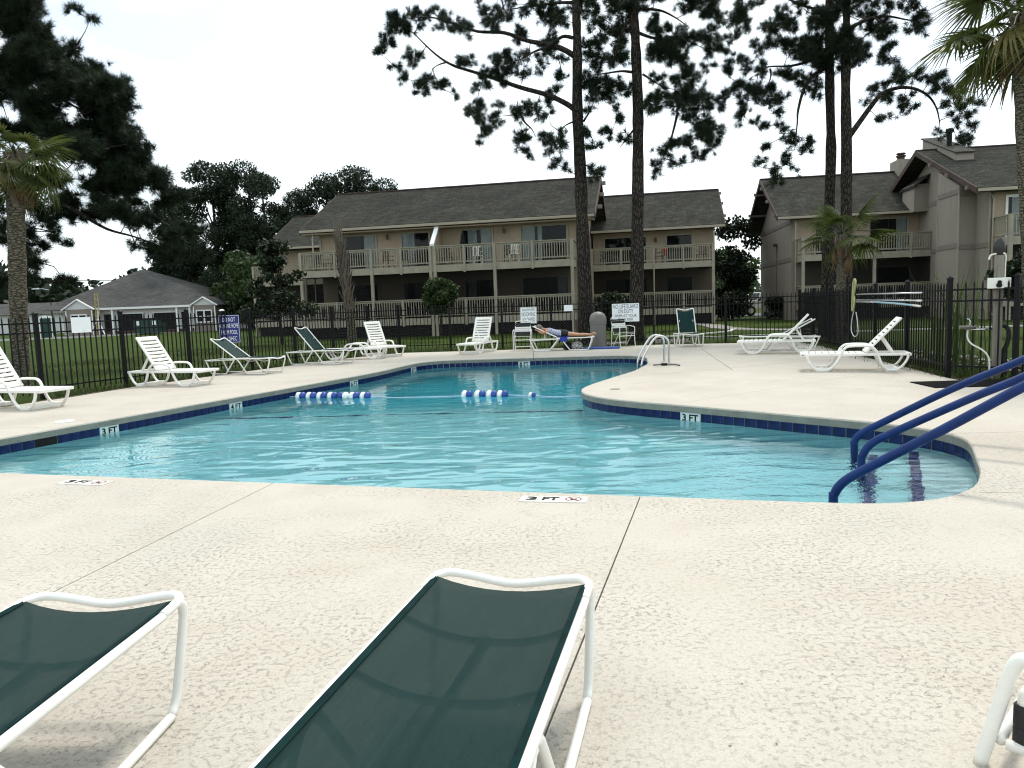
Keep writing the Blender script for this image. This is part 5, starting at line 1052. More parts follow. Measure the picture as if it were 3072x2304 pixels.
P2=[(3.0,9.8,0.55,0.49),(3.3,10.2,0.49,0.43),(3.6,10.7,0.37,0.37),(3.9,9.9,0.31,0.37),(3.8,9.3,0.37,0.37),(3.2,9.2,0.37,0.31),(2.9,8.6,0.37,0.37),(3.0,8.4,0.43,0.31),(3.4,8.4,0.61,0.37),(3.5,8.2,0.55,0.24),(4.0,8.2,0.37,0.37),(2.9,8.0,0.24,0.24),(3.8,7.8,0.24,0.18),(3.5,6.8,0.37,0.24),(4.0,6.6,0.31,0.24),(3.7,7.3,0.24,0.24),(4.8,10.8,0.49,0.24),(5.4,10.8,0.61,0.24),(6.1,10.7,0.49,0.37),(6.6,10.6,0.31,0.37),(5.1,10.4,0.37,0.37),(5.7,9.9,0.55,0.43),(6.2,10.0,0.49,0.37),(6.7,9.7,0.49,0.37),(7.1,9.3,0.31,0.24),(5.1,9.7,0.37,0.37),(5.2,9.5,0.43,0.37),(4.9,9.2,0.43,0.31),(5.5,9.3,0.49,0.37),(5.4,9.3,0.43,0.37),(6.0,9.1,0.43,0.31),(5.2,8.6,0.37,0.24),(5.8,8.5,0.55,0.37),(6.3,8.5,0.37,0.31),(6.0,7.9,0.67,0.37),(5.9,7.9,0.61,0.31),(5.2,8.0,0.37,0.31),(5.0,7.8,0.37,0.31),(4.9,7.6,0.37,0.31),(6.6,7.7,0.37,0.31),(6.8,7.5,0.18,0.18),(5.5,7.5,0.43,0.31),(6.2,7.3,0.37,0.24),(6.7,7.0,0.43,0.37),(6.6,6.9,0.37,0.31),(6.9,6.6,0.31,0.24),(6.3,6.9,0.37,0.37),(6.1,6.4,0.37,0.31),(5.6,6.5,0.31,0.24),(5.3,6.3,0.37,0.31),(5.1,5.8,0.31,0.31),(5.7,5.9,0.31,0.24),(6.5,6.1,0.37,0.24),(7.1,10.4,0.37,0.31),(7.5,10.2,0.37,0.31),(7.8,9.9,0.31,0.24),(8.0,10.3,0.24,0.24),(7.8,10.7,0.37,0.18),(4.5,10.9,0.43,0.24),(4.1,10.7,0.37,0.31),(6.8,9.4,0.35,0.3),(7.0,9.1,0.3,0.15),(7.7,10.4,0.3,0.25),(7.9,10.0,0.2,0.3),(6.6,7.8,0.25,0.3),(6.8,6.8,0.3,0.3),(6.9,6.5,0.2,0.25),(6.6,6.4,0.2,0.25),(6.6,8.2,0.15,0.25),(6.7,9.9,0.3,0.25)]
P3=[(9.5,10.8,0.31,0.31),(9.8,10.5,0.41,0.31),(9.4,10.4,0.31,0.21),(10.1,10.9,0.41,0.26),(9.1,10.0,0.41,0.26),(8.7,9.7,0.36,0.26),(9.5,9.7,0.41,0.31),(10.0,10.0,0.41,0.31),(10.5,10.4,0.46,0.41),(7.9,9.3,0.36,0.26),(7.8,9.0,0.26,0.26),(8.4,9.3,0.36,0.31),(8.8,9.0,0.31,0.31),(8.2,8.6,0.41,0.31),(7.9,8.4,0.36,0.26),(7.5,8.2,0.26,0.26),(7.4,7.9,0.21,0.21),(8.0,7.9,0.31,0.26),(8.4,8.1,0.36,0.31),(8.9,8.4,0.36,0.31),(9.3,8.6,0.31,0.31),(9.5,8.2,0.31,0.31),(9.0,7.9,0.36,0.31),(9.4,7.7,0.26,0.21),(8.2,7.5,0.36,0.26),(8.5,7.2,0.21,0.21),(8.9,7.2,0.26,0.21),(9.2,7.1,0.21,0.15),(8.0,7.2,0.15,0.1),(9.8,9.0,0.41,0.36),(10.2,9.2,0.46,0.36),(9.9,8.5,0.31,0.26),(10.4,8.7,0.26,0.26),(10.2,9.7,0.46,0.36),(10.6,9.8,0.46,0.41),(10.5,9.7,0.46,0.36),(10.9,10.0,0.46,0.41),(10.8,9.9,0.41,0.36),(11.1,9.3,0.46,0.41),(10.8,9.2,0.41,0.31),(10.8,8.8,0.31,0.36),(10.6,8.3,0.31,0.26),(10.8,8.1,0.21,0.15),(11.2,10.9,0.46,0.41),(10.8,10.9,0.36,0.31),(8.4,10.9,0.26,0.21),(9.5,6.9,0.26,0.21),(9.3,6.7,0.31,0.21),(9.2,6.3,0.21,0.21),(8.9,5.9,0.21,0.15),(9.8,6.5,0.26,0.26),(10.1,6.9,0.21,0.21),(10.4,6.6,0.26,0.21),(10.6,6.6,0.21,0.21),(10.5,6.3,0.26,0.15),(9.7,6.2,0.26,0.21),(9.5,5.8,0.31,0.21),(9.8,5.8,0.26,0.21),(9.4,5.5,0.26,0.15),(9.7,5.4,0.31,0.15),(10.0,5.6,0.1,0.1)]
P4=[(11.1,9.7,0.5,0.4),(11.0,9.5,0.45,0.4),(11.3,9.4,0.55,0.4),(11.2,9.2,0.5,0.35),(11.1,8.9,0.45,0.25),(11.8,9.3,0.5,0.35),(11.7,9.2,0.45,0.3),(12.2,9.6,0.4,0.3),(12.5,9.8,0.2,0.15),(12.8,9.3,0.3,0.2),(12.2,9.0,0.4,0.25),(12.7,8.9,0.3,0.2),(11.8,8.9,0.3,0.15),(11.3,10.6,0.45,0.4),(11.1,10.7,0.4,0.3),(11.8,10.6,0.4,0.35),(12.3,10.7,0.5,0.25),(12.8,10.7,0.5,0.2),(13.3,10.6,0.4,0.2),(13.7,10.4,0.4,0.3),(14.0,10.1,0.4,0.3),(13.6,9.9,0.2,0.2),(12.2,8.0,0.25,0.25),(12.1,7.7,0.2,0.15),(12.5,8.2,0.3,0.2),(12.8,7.9,0.3,0.2),(12.6,7.6,0.2,0.2),(12.8,7.3,0.2,0.2),(12.5,7.1,0.15,0.15),(13.3,7.8,0.3,0.25),(13.5,7.5,0.25,0.2),(13.4,7.3,0.2,0.2),(12.9,8.3,0.3,0.2),(13.3,8.4,0.3,0.2),(13.7,8.5,0.35,0.25),(13.4,8.7,0.3,0.2),(13.9,8.2,0.3,0.2),(14.2,8.4,0.4,0.2),(14.5,8.0,0.35,0.25),(14.7,7.8,0.35,0.25),(15.1,8.0,0.3,0.2),(15.4,7.9,0.15,0.15),(14.9,7.5,0.4,0.2),(15.4,7.5,0.3,0.25),(15.7,7.5,0.15,0.15),(15.2,7.2,0.3,0.25),(15.5,6.8,0.25,0.2),(14.8,7.0,0.25,0.25),(14.8,6.7,0.2,0.2),(15.1,6.7,0.2,0.15),(15.4,6.4,0.15,0.2),(15.1,6.3,0.25,0.2),(15.0,6.1,0.3,0.15),(14.2,7.9,0.2,0.2)]
P5=[(-13.8,10.0,0.64,0.59),(-13.2,9.6,0.59,0.48),(-13.7,9.2,0.7,0.54),(-12.9,9.2,0.59,0.43),(-12.5,9.3,0.32,0.32),(-14.0,8.5,0.59,0.48),(-13.2,8.6,0.64,0.43),(-12.6,8.6,0.43,0.38),(-11.7,8.5,0.32,0.27),(-12.0,8.3,0.48,0.38),(-11.4,8.1,0.43,0.32),(-11.0,8.1,0.43,0.27),(-10.8,7.8,0.32,0.32),(-11.3,7.6,0.48,0.32),(-11.9,7.7,0.54,0.32),(-10.8,7.4,0.27,0.21),(-12.5,7.9,0.54,0.38),(-13.1,8.0,0.48,0.32),(-11.5,7.2,0.54,0.27),(-10.9,7.0,0.43,0.27),(-10.6,6.8,0.21,0.21),(-12.2,7.2,0.48,0.32),(-12.8,7.4,0.43,0.27),(-12.7,6.9,0.48,0.32),(-12.0,6.7,0.48,0.27),(-11.4,6.7,0.32,0.21),(-11.2,6.6,0.38,0.21),(-10.4,6.4,0.32,0.21),(-10.2,6.1,0.21,0.27),(-10.9,6.2,0.43,0.21),(-11.3,6.1,0.43,0.27),(-10.6,5.9,0.38,0.21),(-12.0,6.2,0.43,0.27),(-12.7,6.4,0.43,0.27),(-13.2,6.2,0.32,0.32),(-11.6,5.8,0.48,0.27),(-11.0,5.6,0.48,0.27),(-10.4,5.5,0.43,0.27),(-9.9,5.5,0.27,0.27),(-9.7,5.2,0.21,0.21),(-10.1,5.1,0.38,0.27),(-9.6,4.9,0.21,0.21),(-10.8,5.2,0.43,0.27),(-11.5,5.2,0.48,0.27),(-12.1,5.4,0.43,0.32),(-12.7,5.0,0.43,0.27),(-13.1,5.5,0.32,0.32),(-10.1,4.8,0.32,0.27),(-10.6,4.7,0.27,0.21),(-11.7,4.8,0.38,0.21),(-12.3,4.7,0.38,0.21),(-11.3,4.6,0.32,0.16),(-13.1,4.8,0.43,0.27),(-13.7,4.8,0.32,0.32),(-13.5,4.4,0.38,0.27),(-13.7,4.0,0.32,0.32),(-13.2,4.0,0.32,0.21),(-13.0,3.7,0.21,0.11),(-13.7,3.6,0.27,0.21),(-10.7,4.2,0.43,0.27),(-10.2,4.1,0.48,0.32),(-9.7,3.9,0.43,0.32),(-9.4,3.7,0.32,0.32),(-9.7,3.5,0.43,0.27),(-10.2,3.4,0.32,0.21),(-10.6,3.5,0.27,0.16),(-9.4,3.3,0.27,0.21),(-9.9,3.1,0.32,0.16),(-14.4,5.5,0.32,0.43),(-14.6,4.7,0.27,0.32),(-14.6,4.0,0.21,0.27),(-14.6,3.6,0.32,0.32),(-14.5,3.2,0.32,0.32),(-14.0,3.2,0.21,0.32),(-14.0,2.6,0.21,0.21),(-13.5,2.7,0.32,0.21),(-13.2,2.6,0.27,0.21),(-13.5,2.4,0.27,0.16),(-14.8,2.6,0.32,0.27),(-13.3,10.4,0.43,0.21),(-13.8,10.3,0.32,0.27),(-12.2,10.3,0.32,0.11),(-11.9,10.2,0.21,0.11),(-14.2,7.8,0.43,0.43),(-13.8,7.5,0.48,0.43),(-13.7,6.9,0.43,0.32),(-13.8,6.0,0.32,0.32),(-12.2,7.7,0.48,0.32),(-11.7,6.9,0.48,0.27),(-11.1,7.3,0.48,0.27),(-12.4,6.7,0.43,0.27),(-11.7,6.3,0.48,0.27),(-11.2,5.8,0.48,0.27),(-11.9,5.5,0.43,0.27),(-10.7,5.5,0.48,0.21),(-13.5,9.7,0.64,0.48),(-13.4,8.9,0.59,0.43),(-12.8,8.3,0.48,0.32)]
L1=[[(2.58,3.74),(2.55,6.07),(2.51,7.84),(2.56,9.86),(2.54,11.29)],[(2.51,7.72),(2.18,8.0),(1.53,8.34),(0.64,8.63),(-0.25,8.98),(-0.84,9.2),(-1.55,9.46),(-2.02,9.76),(-2.47,10.18),(-2.87,10.62)],[(2.46,9.52),(2.05,9.76),(1.46,9.93),(0.87,10.06),(0.16,10.32),(-0.67,10.38),(-1.26,10.57),(-1.97,10.82),(-2.38,10.89)],[(2.42,10.1),(2.06,10.11),(1.57,9.78),(1.15,9.62),(0.66,9.35),(0.12,9.2)],[(2.45,11.21),(1.92,11.25),(1.02,11.2),(0.19,11.14)],[(-1.79,9.47),(-2.04,9.33),(-2.22,9.16)],[(2.71,7.42),(2.96,7.82),(3.15,8.22)],[(2.41,7.43),(2.1,7.27),(1.85,7.04)],[(0.55,7.91),(0.72,7.43),(0.95,7.13),(1.06,6.83)],[(2.61,6.07),(2.85,5.88),(3.03,5.76)]]
L2=[[(4.35,3.63),(4.41,5.91),(4.44,7.64),(4.41,9.35),(4.36,11.03)],[(4.28,8.79),(3.87,8.77),(3.28,8.65),(2.81,8.55)],[(4.61,8.72),(4.87,8.54),(5.22,8.3),(5.63,8.17)],[(4.48,10.02),(5.07,9.83),(5.94,9.8),(6.53,9.56)],[(4.44,10.75),(5.2,10.72),(5.78,10.48),(6.24,10.18)],[(4.29,10.47),(3.96,10.04),(3.71,9.37),(3.52,8.81)],[(5.74,7.48),(5.61,6.91),(5.49,6.51),(5.24,6.0)],[(5.98,7.59),(6.15,7.12)],[(4.32,10.7),(3.92,10.99)],[(4.37,7.07),(4.07,6.73),(3.94,6.57)]]
L3=[[(11.17,4.78),(11.2,6.4),(11.14,8.34),(11.09,11.19)],[(11.05,9.63),(10.41,9.23),(9.72,9.06),(8.97,9.04),(8.62,8.81)],[(11.01,9.06),(10.41,8.61),(10.12,8.14),(9.92,7.52),(9.85,7.13),(9.72,6.21)],[(11.04,10.82),(10.2,10.94),(9.47,11.15),(9.07,11.26)],[(9.12,9.03),(9.22,8.79),(9.02,8.22)]]
L4=[[(11.38,4.66),(11.37,6.23),(11.32,8.11),(11.32,10.87)],[(11.46,6.56),(11.75,6.92),(12.22,7.52),(12.6,7.92),(13.18,8.11),(13.76,8.07),(14.25,7.82),(14.55,7.43),(14.7,6.96)],[(11.38,9.95),(11.8,10.17),(12.28,10.36),(12.85,10.4),(13.47,10.31),(14.19,10.22)]]
L5=[[(-12.84,4.78),(-12.45,4.51),(-11.81,4.07),(-11.09,3.83),(-10.43,3.55)],[(-15.16,7.56),(-14.04,7.82),(-13.32,7.84),(-12.31,7.56),(-11.62,7.13)],[(-11.71,6.22),(-11.38,6.41),(-10.88,6.19)],[(-14.06,7.72),(-13.35,7.49),(-12.72,6.56),(-12.43,6.3)],[(-15.07,6.04),(-14.06,5.74),(-12.84,4.78)]]
gp = 'tall pines beyond the fence'
pine('pine_tree', 'tall pine behind the fence between the two rule signs', P1, L1, 25.5, .26, 17, gp)
pine('pine_tree', 'tall straight pine between the no lifeguard sign and the lounger facing the pool', P2, L2, 25.0, .25, 18, gp)
pine('pine_tree', 'slim twin pine with a long drooping branch, behind the fan palm', P3, L3, 26.0, .23, 17.5, gp)
pine('pine_tree', 'dark twin pine with an arching branch over the chimney, behind the fan palm', P4, L4, 25.2, .23, 18, gp)
L5t = [[(-16.4, 1.0), (-16.3, 5.0), (-16.2, 9.0), (-16.1, 13.0)]] + L5[:3]
pine('pine_tree', 'broad dense pine hanging over the white house from beside the thick palm', P5, L5t, 22.0, .33, 19, gp, 40, 44, .23, .0068, 135, 1.0)

def leaf_cloud(blobs, n, size, shell=.55, ratio=1.6, flat=.0):
    """leaf quads spread through ellipsoid blobs (x,y,z,rx,ry,rz)"""
    B = np.array(blobs); w_ = B[:, 3] * B[:, 4] * B[:, 5]; w_ = w_ ** .75; idx = rng.choice(len(B), n, p=w_ / w_.sum()); v = rng.normal(size=(n, 3)); v /= np.linalg.norm(v, axis=1, keepdims=True); r = rng.uniform(shell, 1.04, (n, 1)) ** .8
    C = B[idx, :3] + v * r * B[idx, 3:6]; a = rng.normal(size=(n, 3)); a[:, 2] *= 1 - flat; a /= np.linalg.norm(a, axis=1, keepdims=True); b = np.cross(a, rng.normal(size=(n, 3))); b /= np.linalg.norm(b, axis=1, keepdims=True) + 1e-9
    s = size * rng.uniform(.6, 1.3, (n, 1)); a, b = a * s * ratio / 2, b * s / 2
    V = np.stack([C - a, C + b, C + a, C - b], 1).reshape(-1, 3); return V, np.arange(4 * n).reshape(-1, 4)
def blob_set(rx, ry, z0, z1, n, br, seed_shape='round', gap=.0):
    out = []
    for k in range(n):
        h_ = rng.uniform(0, 1); z = z0 + (z1 - z0) * h_; pr = {'round': math.sqrt(max(0.05, 1 - (2 * h_ - 1) ** 2)), 'flat': (.55 + .45 * math.sin(h_ * 3.1)), 'cone': 1.05 - h_ * .8}[seed_shape]
        a = rng.uniform(0, 6.28); q = rng.uniform(.35, 1) * pr; s = br * rng.uniform(.65, 1.3); out.append((math.cos(a) * rx * q, math.sin(a) * ry * q, z, s, s, s * .68))
    return out
def tree(name, label, loc, blobs, n, size, m, trunk, group=None, cat='tree', tm='pine', limbs=8, shell=.5, stem='trunk', crown='crown'):
    t = thing(name, label, cat, loc, rng.uniform(0, 6), group); V, F = leaf_cloud(blobs, n, size, shell); obj(crown, quick_mesh(crown, V, F, m), t)
    if trunk:
        wb = MB(); h_, r_ = trunk; wb.tube(cr([(0, 0, -.1), (.02 * h_, 0, h_ * .35), (-.02 * h_, .01 * h_, h_ * .7), (0, 0, h_)], 3), [r_ * (1 - .7 * i / 9) for i in range(10)], 8)
        for b in random.sample(blobs, min(limbs, len(blobs))): z = min(h_ * .95, max(h_ * .3, b[2] * .75)); wb.tube([(0, 0, z), (b[0] * .5, b[1] * .5, (z + b[2]) / 2 - .1), (b[0], b[1], b[2])], [r_ * .4, r_ * .25, r_ * .1], 5, False)
        wb.build(stem, tm, t)
    return t
def recopy(o, loc, s, rz, label, group=None):
    c = copy_tree(o); place(c, loc, rz, label, group); c.scale = s; return c
# tall background pines (three grown forms, copied)
forms = []
for k in range(3):
    bl = blob_set(4.2, 4.2, 8.5, 19.3, 34, 1.7, 'flat') + blob_set(3.2, 3.2, 1.5, 9, 16, 1.5, 'round')
    forms.append(bl)
gb = 'tall trees behind the new house'
bp = [(-45,100,.86,'tall dark pine rising close behind the new house roof'), (-41,97,.90,'tall dark pine between the new house and the beige apartments'), (-36.5,94,1.02,'highest rounded pine behind the garage end of the new house'), (-33.0,97,1.03,'dark pine with a rounded top next to the highest one'), (-29.5,92,.92,'pine with an open side next to the apartment eave'), (-26,94,.84,'lower rounded pine above the set-back lower roof'), (-22.5,96,.94,'bushy topped pine above the apartment roof end'), (-19.8,95,.96,'round topped pine at the end of the long roof ridge'), (-16.5,96,.90,'pine whose top just clears the long roof ridge')]
tr_ = []
for i, (x, y, s, lab) in enumerate(bp):
    if i < 3: o = tree('background_pine', lab, (x, y, -.1), forms[i], 24000, .20, 'needle', (19, .32), gb); o.scale = (s * .9, s * .9, s); tr_.append(o)
    else: recopy(tr_[i % 3], (x, y, -.1), (s * .9, s * .9, s), i * 1.3, lab, gb)
# understorey in front of them
ub = tree('broadleaf_tree', 'mid green broadleaf tree between the white house gable and the apartments', (-22.5, 74, -.1), blob_set(3.4, 3.0, 1.2, 7.5, 22, 1.25, 'round'), 5200, .30, 'leafm', (6, .22), 'broadleaf trees around the new house')
for x, y, s, lab in ((-26, 78, 1.05, 'dark green broadleaf tree close behind the gable nearest the apartments'), (-19.5, 70, .95, 'yellowish green broadleaf tree beside the apartment porch'), (-17.5, 66, .75, 'small broadleaf tree next to the apartment corner column'), (-29, 84, 1.1, 'broad dark tree among the pines past the new house gable'), (-23.5, 84, 1.2, 'broad dark tree rising behind the yellowish one'), (-53, 100, .8, 'rounded broadleaf tree beside the street lamp by the new house'), (-47, 118, 1.15, 'loose feathery tree above the new house roof slope')): recopy(ub, (x, y, -.1), (s, s, s), x, lab, 'broadleaf trees around the new house')
# far wooded skyline
wb_ = []
for k in range(240): x = rng.uniform(-175, -20); wb_.append((x, 165 + rng.uniform(-14, 14), rng.uniform(2, 9.5) + 3.2 * math.sin(x * .09) + 2 * math.sin(x * .31), 4.2, 3.5, 3.4))
V, F = leaf_cloud(wb_, 17000, 1.25, .7); tag(obj('far_wood', quick_mesh('far_wood', V, F, 'needle')), 'dark distant wood along the skyline behind the new house', 'wood', kind='stuff')
wb_ = []
for k in range(90): wb_.append((rng.uniform(-20, 90), 150 + rng.uniform(-10, 10), rng.uniform(0, 4.5), 4, 3.5, 2.6))
V, F = leaf_cloud(wb_, 6000, 1.2, .7); tag(obj('far_hedge', quick_mesh('far_hedge', V, F, 'leafm')), 'distant low trees seen between the apartment buildings', 'wood', kind='stuff')
# garden trees and shrubs
tree('crape_myrtle', 'dark crape myrtle between the two apartment buildings', (15.6, 52, -.05), blob_set(2.1, 2.1, 2.4, 6.6, 26, .75, 'round') + blob_set(1.4, 1.4, .6, 2.2, 8, .7), 5200, .17, 'leafd', (4.5, .10))
tree('small_tree', 'dark sparse small tree before the corner of the beige apartments', (-10.9, 35.5, -.05), blob_set(1.7, 1.5, 1.5, 4.7, 26, .48, 'cone'), 3600, .13, 'leafd', (3.9, .09), limbs=16, shell=.2)
tree('topiary_shrub', 'round clipped shrub on a stem before the apartment porch', (-3.4, 37.1, -.05), blob_set(.75, .75, 1.35, 2.75, 26, .38, 'round') + [(0, 0, 2.0, .85, .85, .62)], 4600, .10, 'leafm', (1.9, .07), 'clipped shrubs by the apartments', 'shrub', stem='stem', crown='foliage')
tree('clipped_bush', 'domed clipped bush between the two tall pine trunks', (5.4, 38.8, -.05), [(0, 0, .95, 1.0, .9, 1.05), (.3, 0, 1.2, .7, .7, .75), (-.3, .1, 1.1, .75, .7, .75)], 4200, .10, 'leafd', (1.0, .06), 'clipped shrubs by the apartments', 'shrub', stem='stem', crown='foliage')
tree('clipped_hedge', 'flat topped clipped hedge at the corner of the taupe building', (17.6, 39.4, -.05), [(x * .5, 0, 1.0, .5, .5, .55) for x in range(-3, 4)] + [(x * .5, 0, .45, .45, .45, .4) for x in range(-3, 4)], 4200, .10, 'leafd', (.8, .05), 'clipped shrubs by the apartments', 'shrub', stem='stem', crown='foliage').rotation_euler = (0, 0, R(-8))
tree('rounded_shrub', 'dark shrub beneath the crape myrtle', (14.3, 48.5, -.05), blob_set(1.3, 1.0, .4, 1.7, 10, .6), 2600, .13, 'leafd', (1, .06), 'clipped shrubs by the apartments', 'shrub', stem='stem', crown='foliage')
tree('rounded_shrub', 'small round shrub in front of the parked car', (16.6, 46.5, -.05), blob_set(.9, .8, .3, 1.1, 8, .5), 1800, .12, 'leafd', (.7, .05), 'clipped shrubs by the apartments', 'shrub', stem='stem', crown='foliage')
tree('holly_tree', 'dark glossy holly tree behind the shower post', (15.1, 21.5, -.05), blob_set(.8, .8, 1.1, 2.4, 22, .36, 'round'), 5200, .09, 'leafd', (1.8, .07))
tree('green_tree', 'leafy green tree beyond the car between the buildings', (25, 84, -.1), blob_set(3.5, 3, 1.5, 6.5, 20, 1.3), 3600, .30, 'leafm', (5, .2))
# fan palms
def frond_mesh(name, m, plen, flen, droop, spread=R(118), nl=30, wid=.062):
    mb = MB(); mb.tube(cr([(0, 0, 0), (plen * .5, 0, plen * .10), (plen, 0, plen * .06)], 3), [.022, .017, .014, .012, .011, .010, .010], 5)
    b = Vector((plen, 0, plen * .06))
    for k in range(nl):
        a = -spread + 2 * spread * k / (nl - 1) + rng.normal() * .03; l = flen * (1 - .30 * (abs(a) / spread) ** 2) * rng.uniform(.88, 1.06); d = Vector((math.cos(a), math.sin(a), .12 * math.cos(a) - .18 * abs(math.sin(a)))); sd = Vector((-math.sin(a), math.cos(a), 0)); up_ = Vector((0, 0, 1)); P_ = []
        for i in range(5):
            q = i / 4; c = b + d * (l * q) - up_ * (droop * l * q ** 2.4) ; w2 = wid * (.25, .85, .8, .5, .03)[i] / 2; P_ += [c - sd * w2 + up_ * .008, c - up_ * .012 * (1 - q), c + sd * w2 + up_ * .008]
        mb.add(P_, [f_ for i in range(4) for f_ in ((3 * i, 3 * i + 1, 3 * i + 4, 3 * i + 3), (3 * i + 1, 3 * i + 2, 3 * i + 5, 3 * i + 4))])
    return mb.mesh(name, m)
FR = [frond_mesh('frond', 'palm', .85, .85, .12), frond_mesh('frond', 'palm', .95, .9, .25), frond_mesh('frond', 'palm', .8, .85, .45)]
FY = [frond_mesh('yellow_frond', 'palmy', .95, .9, .7, R(110)), frond_mesh('yellow_frond', 'palm', 1.0, .95, .9, R(110))]
FD = [frond_mesh('dead_frond', 'palmd', .35, .70, .25, R(22), 12, .035), frond_mesh('dead_frond', 'palmd', .4, .75, .15, R(16), 10, .03)]
def palm(label, base, top, r, nf, fs, nd, hang=.7, boots=0, lean=None, group='fan palms', skirt=.6, el0=-15):
    t = thing('fan_palm', label, 'palm tree', base, group=group); h_ = top[2]; tx, ty = top[0] - base[0], top[1] - base[1]
    pts = cr([(0, 0, -.15), (tx * .3, ty * .3, h_ * .33), (tx * .7, ty * .7, h_ * .7), (tx, ty, h_)], 8); rr = [r * (1.18 if i < 2 else 1) * (1 + .05 * math.sin(i * 2.1)) for i in range(len(pts))]
    MB().tube(pts, rr, 14).build('trunk', 'palmb', t, smooth=True)
    for k in range(boots):
        q = rng.uniform(0, 1); z = h_ - skirt * q; a = k * 2.4; b = MB(); b.add([(-.05, 0, -.1), (.05, 0, -.1), (.03, .12, .22), (-.03, .12, .22), (-.05, -.03, -.1), (.05, -.03, -.1), (.03, .10, .22), (-.03, .10, .22)], [(0, 1, 2, 3), (4, 7, 6, 5), (0, 4, 5, 1), (1, 5, 6, 2), (2, 6, 7, 3), (3, 7, 4, 0)])
        o = b.build('leaf_boot', 'boot', t); o.location = (tx + math.cos(a) * r * .9, ty + math.sin(a) * r * .9, z); o.rotation_euler = (0, 0, a - math.pi / 2)
    for k in range(nf):
        a = k * 2.39996 + rng.uniform(-.25, .25); el = R(el0 + 90 * ((k + .5) / nf) ** 1.15 + rng.uniform(-8, 8)); low = k / nf < .28
        me = random.choice(FY if low and rng.random() < .35 else FR); o = obj(me.name.split('.')[0], me, t, (tx, ty, h_ + .05)); o.rotation_euler = (Matrix.Rotation(a, 3, 'Z') @ Matrix.Rotation(-el, 3, 'Y') @ Matrix.Rotation(rng.uniform(-.4, .4), 3, 'X')).to_euler(); s = fs * rng.uniform(.85, 1.1); o.scale = (s, s, s)
    for k in range(nd):
        a = k * 2.4 + rng.uniform(-.3, .3); me = FD[k % 2]; o = obj('dead_frond', me, t, (tx + math.cos(a) * r, ty + math.sin(a) * r, h_ - rng.uniform(0, .35))); o.rotation_euler = (Matrix.Rotation(a, 3, 'Z') @ Matrix.Rotation(R(rng.uniform(72, 88)), 3, 'Y')).to_euler(); s = hang * rng.uniform(.8, 1.15); o.scale = (s, s, s)
    return t
palm('thick trunked fan palm behind the fence opposite the new house', (-10.3, 15.5, 0), (-9.95, 15.5, 4.75), .165, 26, .76, 12, .85, 26, skirt=.95, el0=-52)
palm('small fan palm with dead fronds hanging, before the twin pines', (9.55, 21.5, 0), (9.6, 21.5, 3.05), .13, 15, .80, 9, .8, 24, skirt=1.1, el0=-30)
palm('tall fan palm with rough trunk behind the shower post', (9.55, 13.4, 0), (8.95, 13.2, 5.98), .18, 28, .95, 10, .9, 14, skirt=.5, el0=-50)
# headless palm trunk clad in old leaf bases
t = thing('dead_palm', 'headless dead palm trunk clad in old leaf bases before the balconies', 'palm tree', (-5.75, 27, 0)); pts = cr([(0, 0, -.1), (-.03, 0, 1.3), (-.15, 0, 2.8), (-.25, 0, 4.0)], 6); MB().tube(pts, [.17 if p.z < 1.3 else .12 for p in pts], 10).build('trunk', 'palmb', t, smooth=True)
bme = []
for v_ in range(3):
    b = MB(); l = .30 + .06 * v_; b.add([(-.055, 0, -.12), (.055, 0, -.12), (.05, .06, .02), (-.05, .06, .02), (.018, .15 + .03 * v_, l), (-.018, .13 + .03 * v_, l), (0, -.03, -.12), (0, .03, .05)], [(0, 1, 2, 3), (3, 2, 4, 5), (0, 6, 1), (1, 6, 7, 2), (0, 3, 7, 6), (2, 7, 4), (3, 5, 7), (7, 5, 4)]); bme.append(b.mesh('leaf_boot', 'boot'))
for k in range(110):
    q = k / 110; z = 1.15 + 2.75 * q; a = k * 2.39996; x = -.03 - .22 * max(0, (z - 1.3) / 2.7); o = obj('leaf_boot', bme[k % 3], t, (x + math.cos(a) * .10, math.sin(a) * .10, z)); o.rotation_euler = (rng.uniform(-.1, .25), rng.uniform(-.25, .25), a - math.pi / 2); s = rng.uniform(.8, 1.15); o.scale = (s, s, s)
for k in range(9): a = k * .7; MB().tube([(-.25 + math.cos(a) * .08, math.sin(a) * .08, 3.9), (-.27 + math.cos(a) * (.12 + .02 * (k % 3)), math.sin(a) * .12, 4.3 + .10 * (k % 4)), (-.26 + math.cos(a) * .13, math.sin(a) * .13, 4.45 + .16 * (k % 3))], [.03, .018, .006], 5).build('dry_stalk', 'boot', t)
# reed clump and stones outside the fence corner
def blades(n, cx_, cy_, sx_, sy_, h0, h1, w0, name, m, lean=.35):
    p = np.stack([cx_ + rng.normal(size=n) * sx_, cy_ + rng.normal(size=n) * sy_, np.full(n, -.05)], 1); a = rng.uniform(0, 6.28, n); d = np.stack([np.cos(a), np.sin(a), np.zeros(n)], 1); h_ = rng.uniform(h0, h1, n)[:, None]; s = np.stack([-d[:, 1], d[:, 0], d[:, 2]], 1) * w0
    mid = p + np.array([0, 0, 1]) * h_ * .6 + d * h_ * lean * .25; tip = p + np.array([0, 0, 1]) * h_ * rng.uniform(.85, 1, (n, 1)) + d * h_ * lean * rng.uniform(.4, 1.4, (n, 1))
    V = np.stack([p - s, p + s, mid + s * .8, mid - s * .8, tip], 1).reshape(-1, 3); i = np.arange(n)[:, None] * 5; F = np.concatenate([i + np.array([[0, 1, 2]]), i + np.array([[0, 2, 3]]), i + np.array([[3, 2, 4]])]); return V, F
V, F = blades(70, 7.75, 12.9, .16, .25, 1.1, 2.2, .012, 'reeds', 'leafy'); t = tag(obj('reed_clump', quick_mesh('reed_clump', V, F, 'leafy')), 'tall green reed clump behind the fence corner post', 'plant')
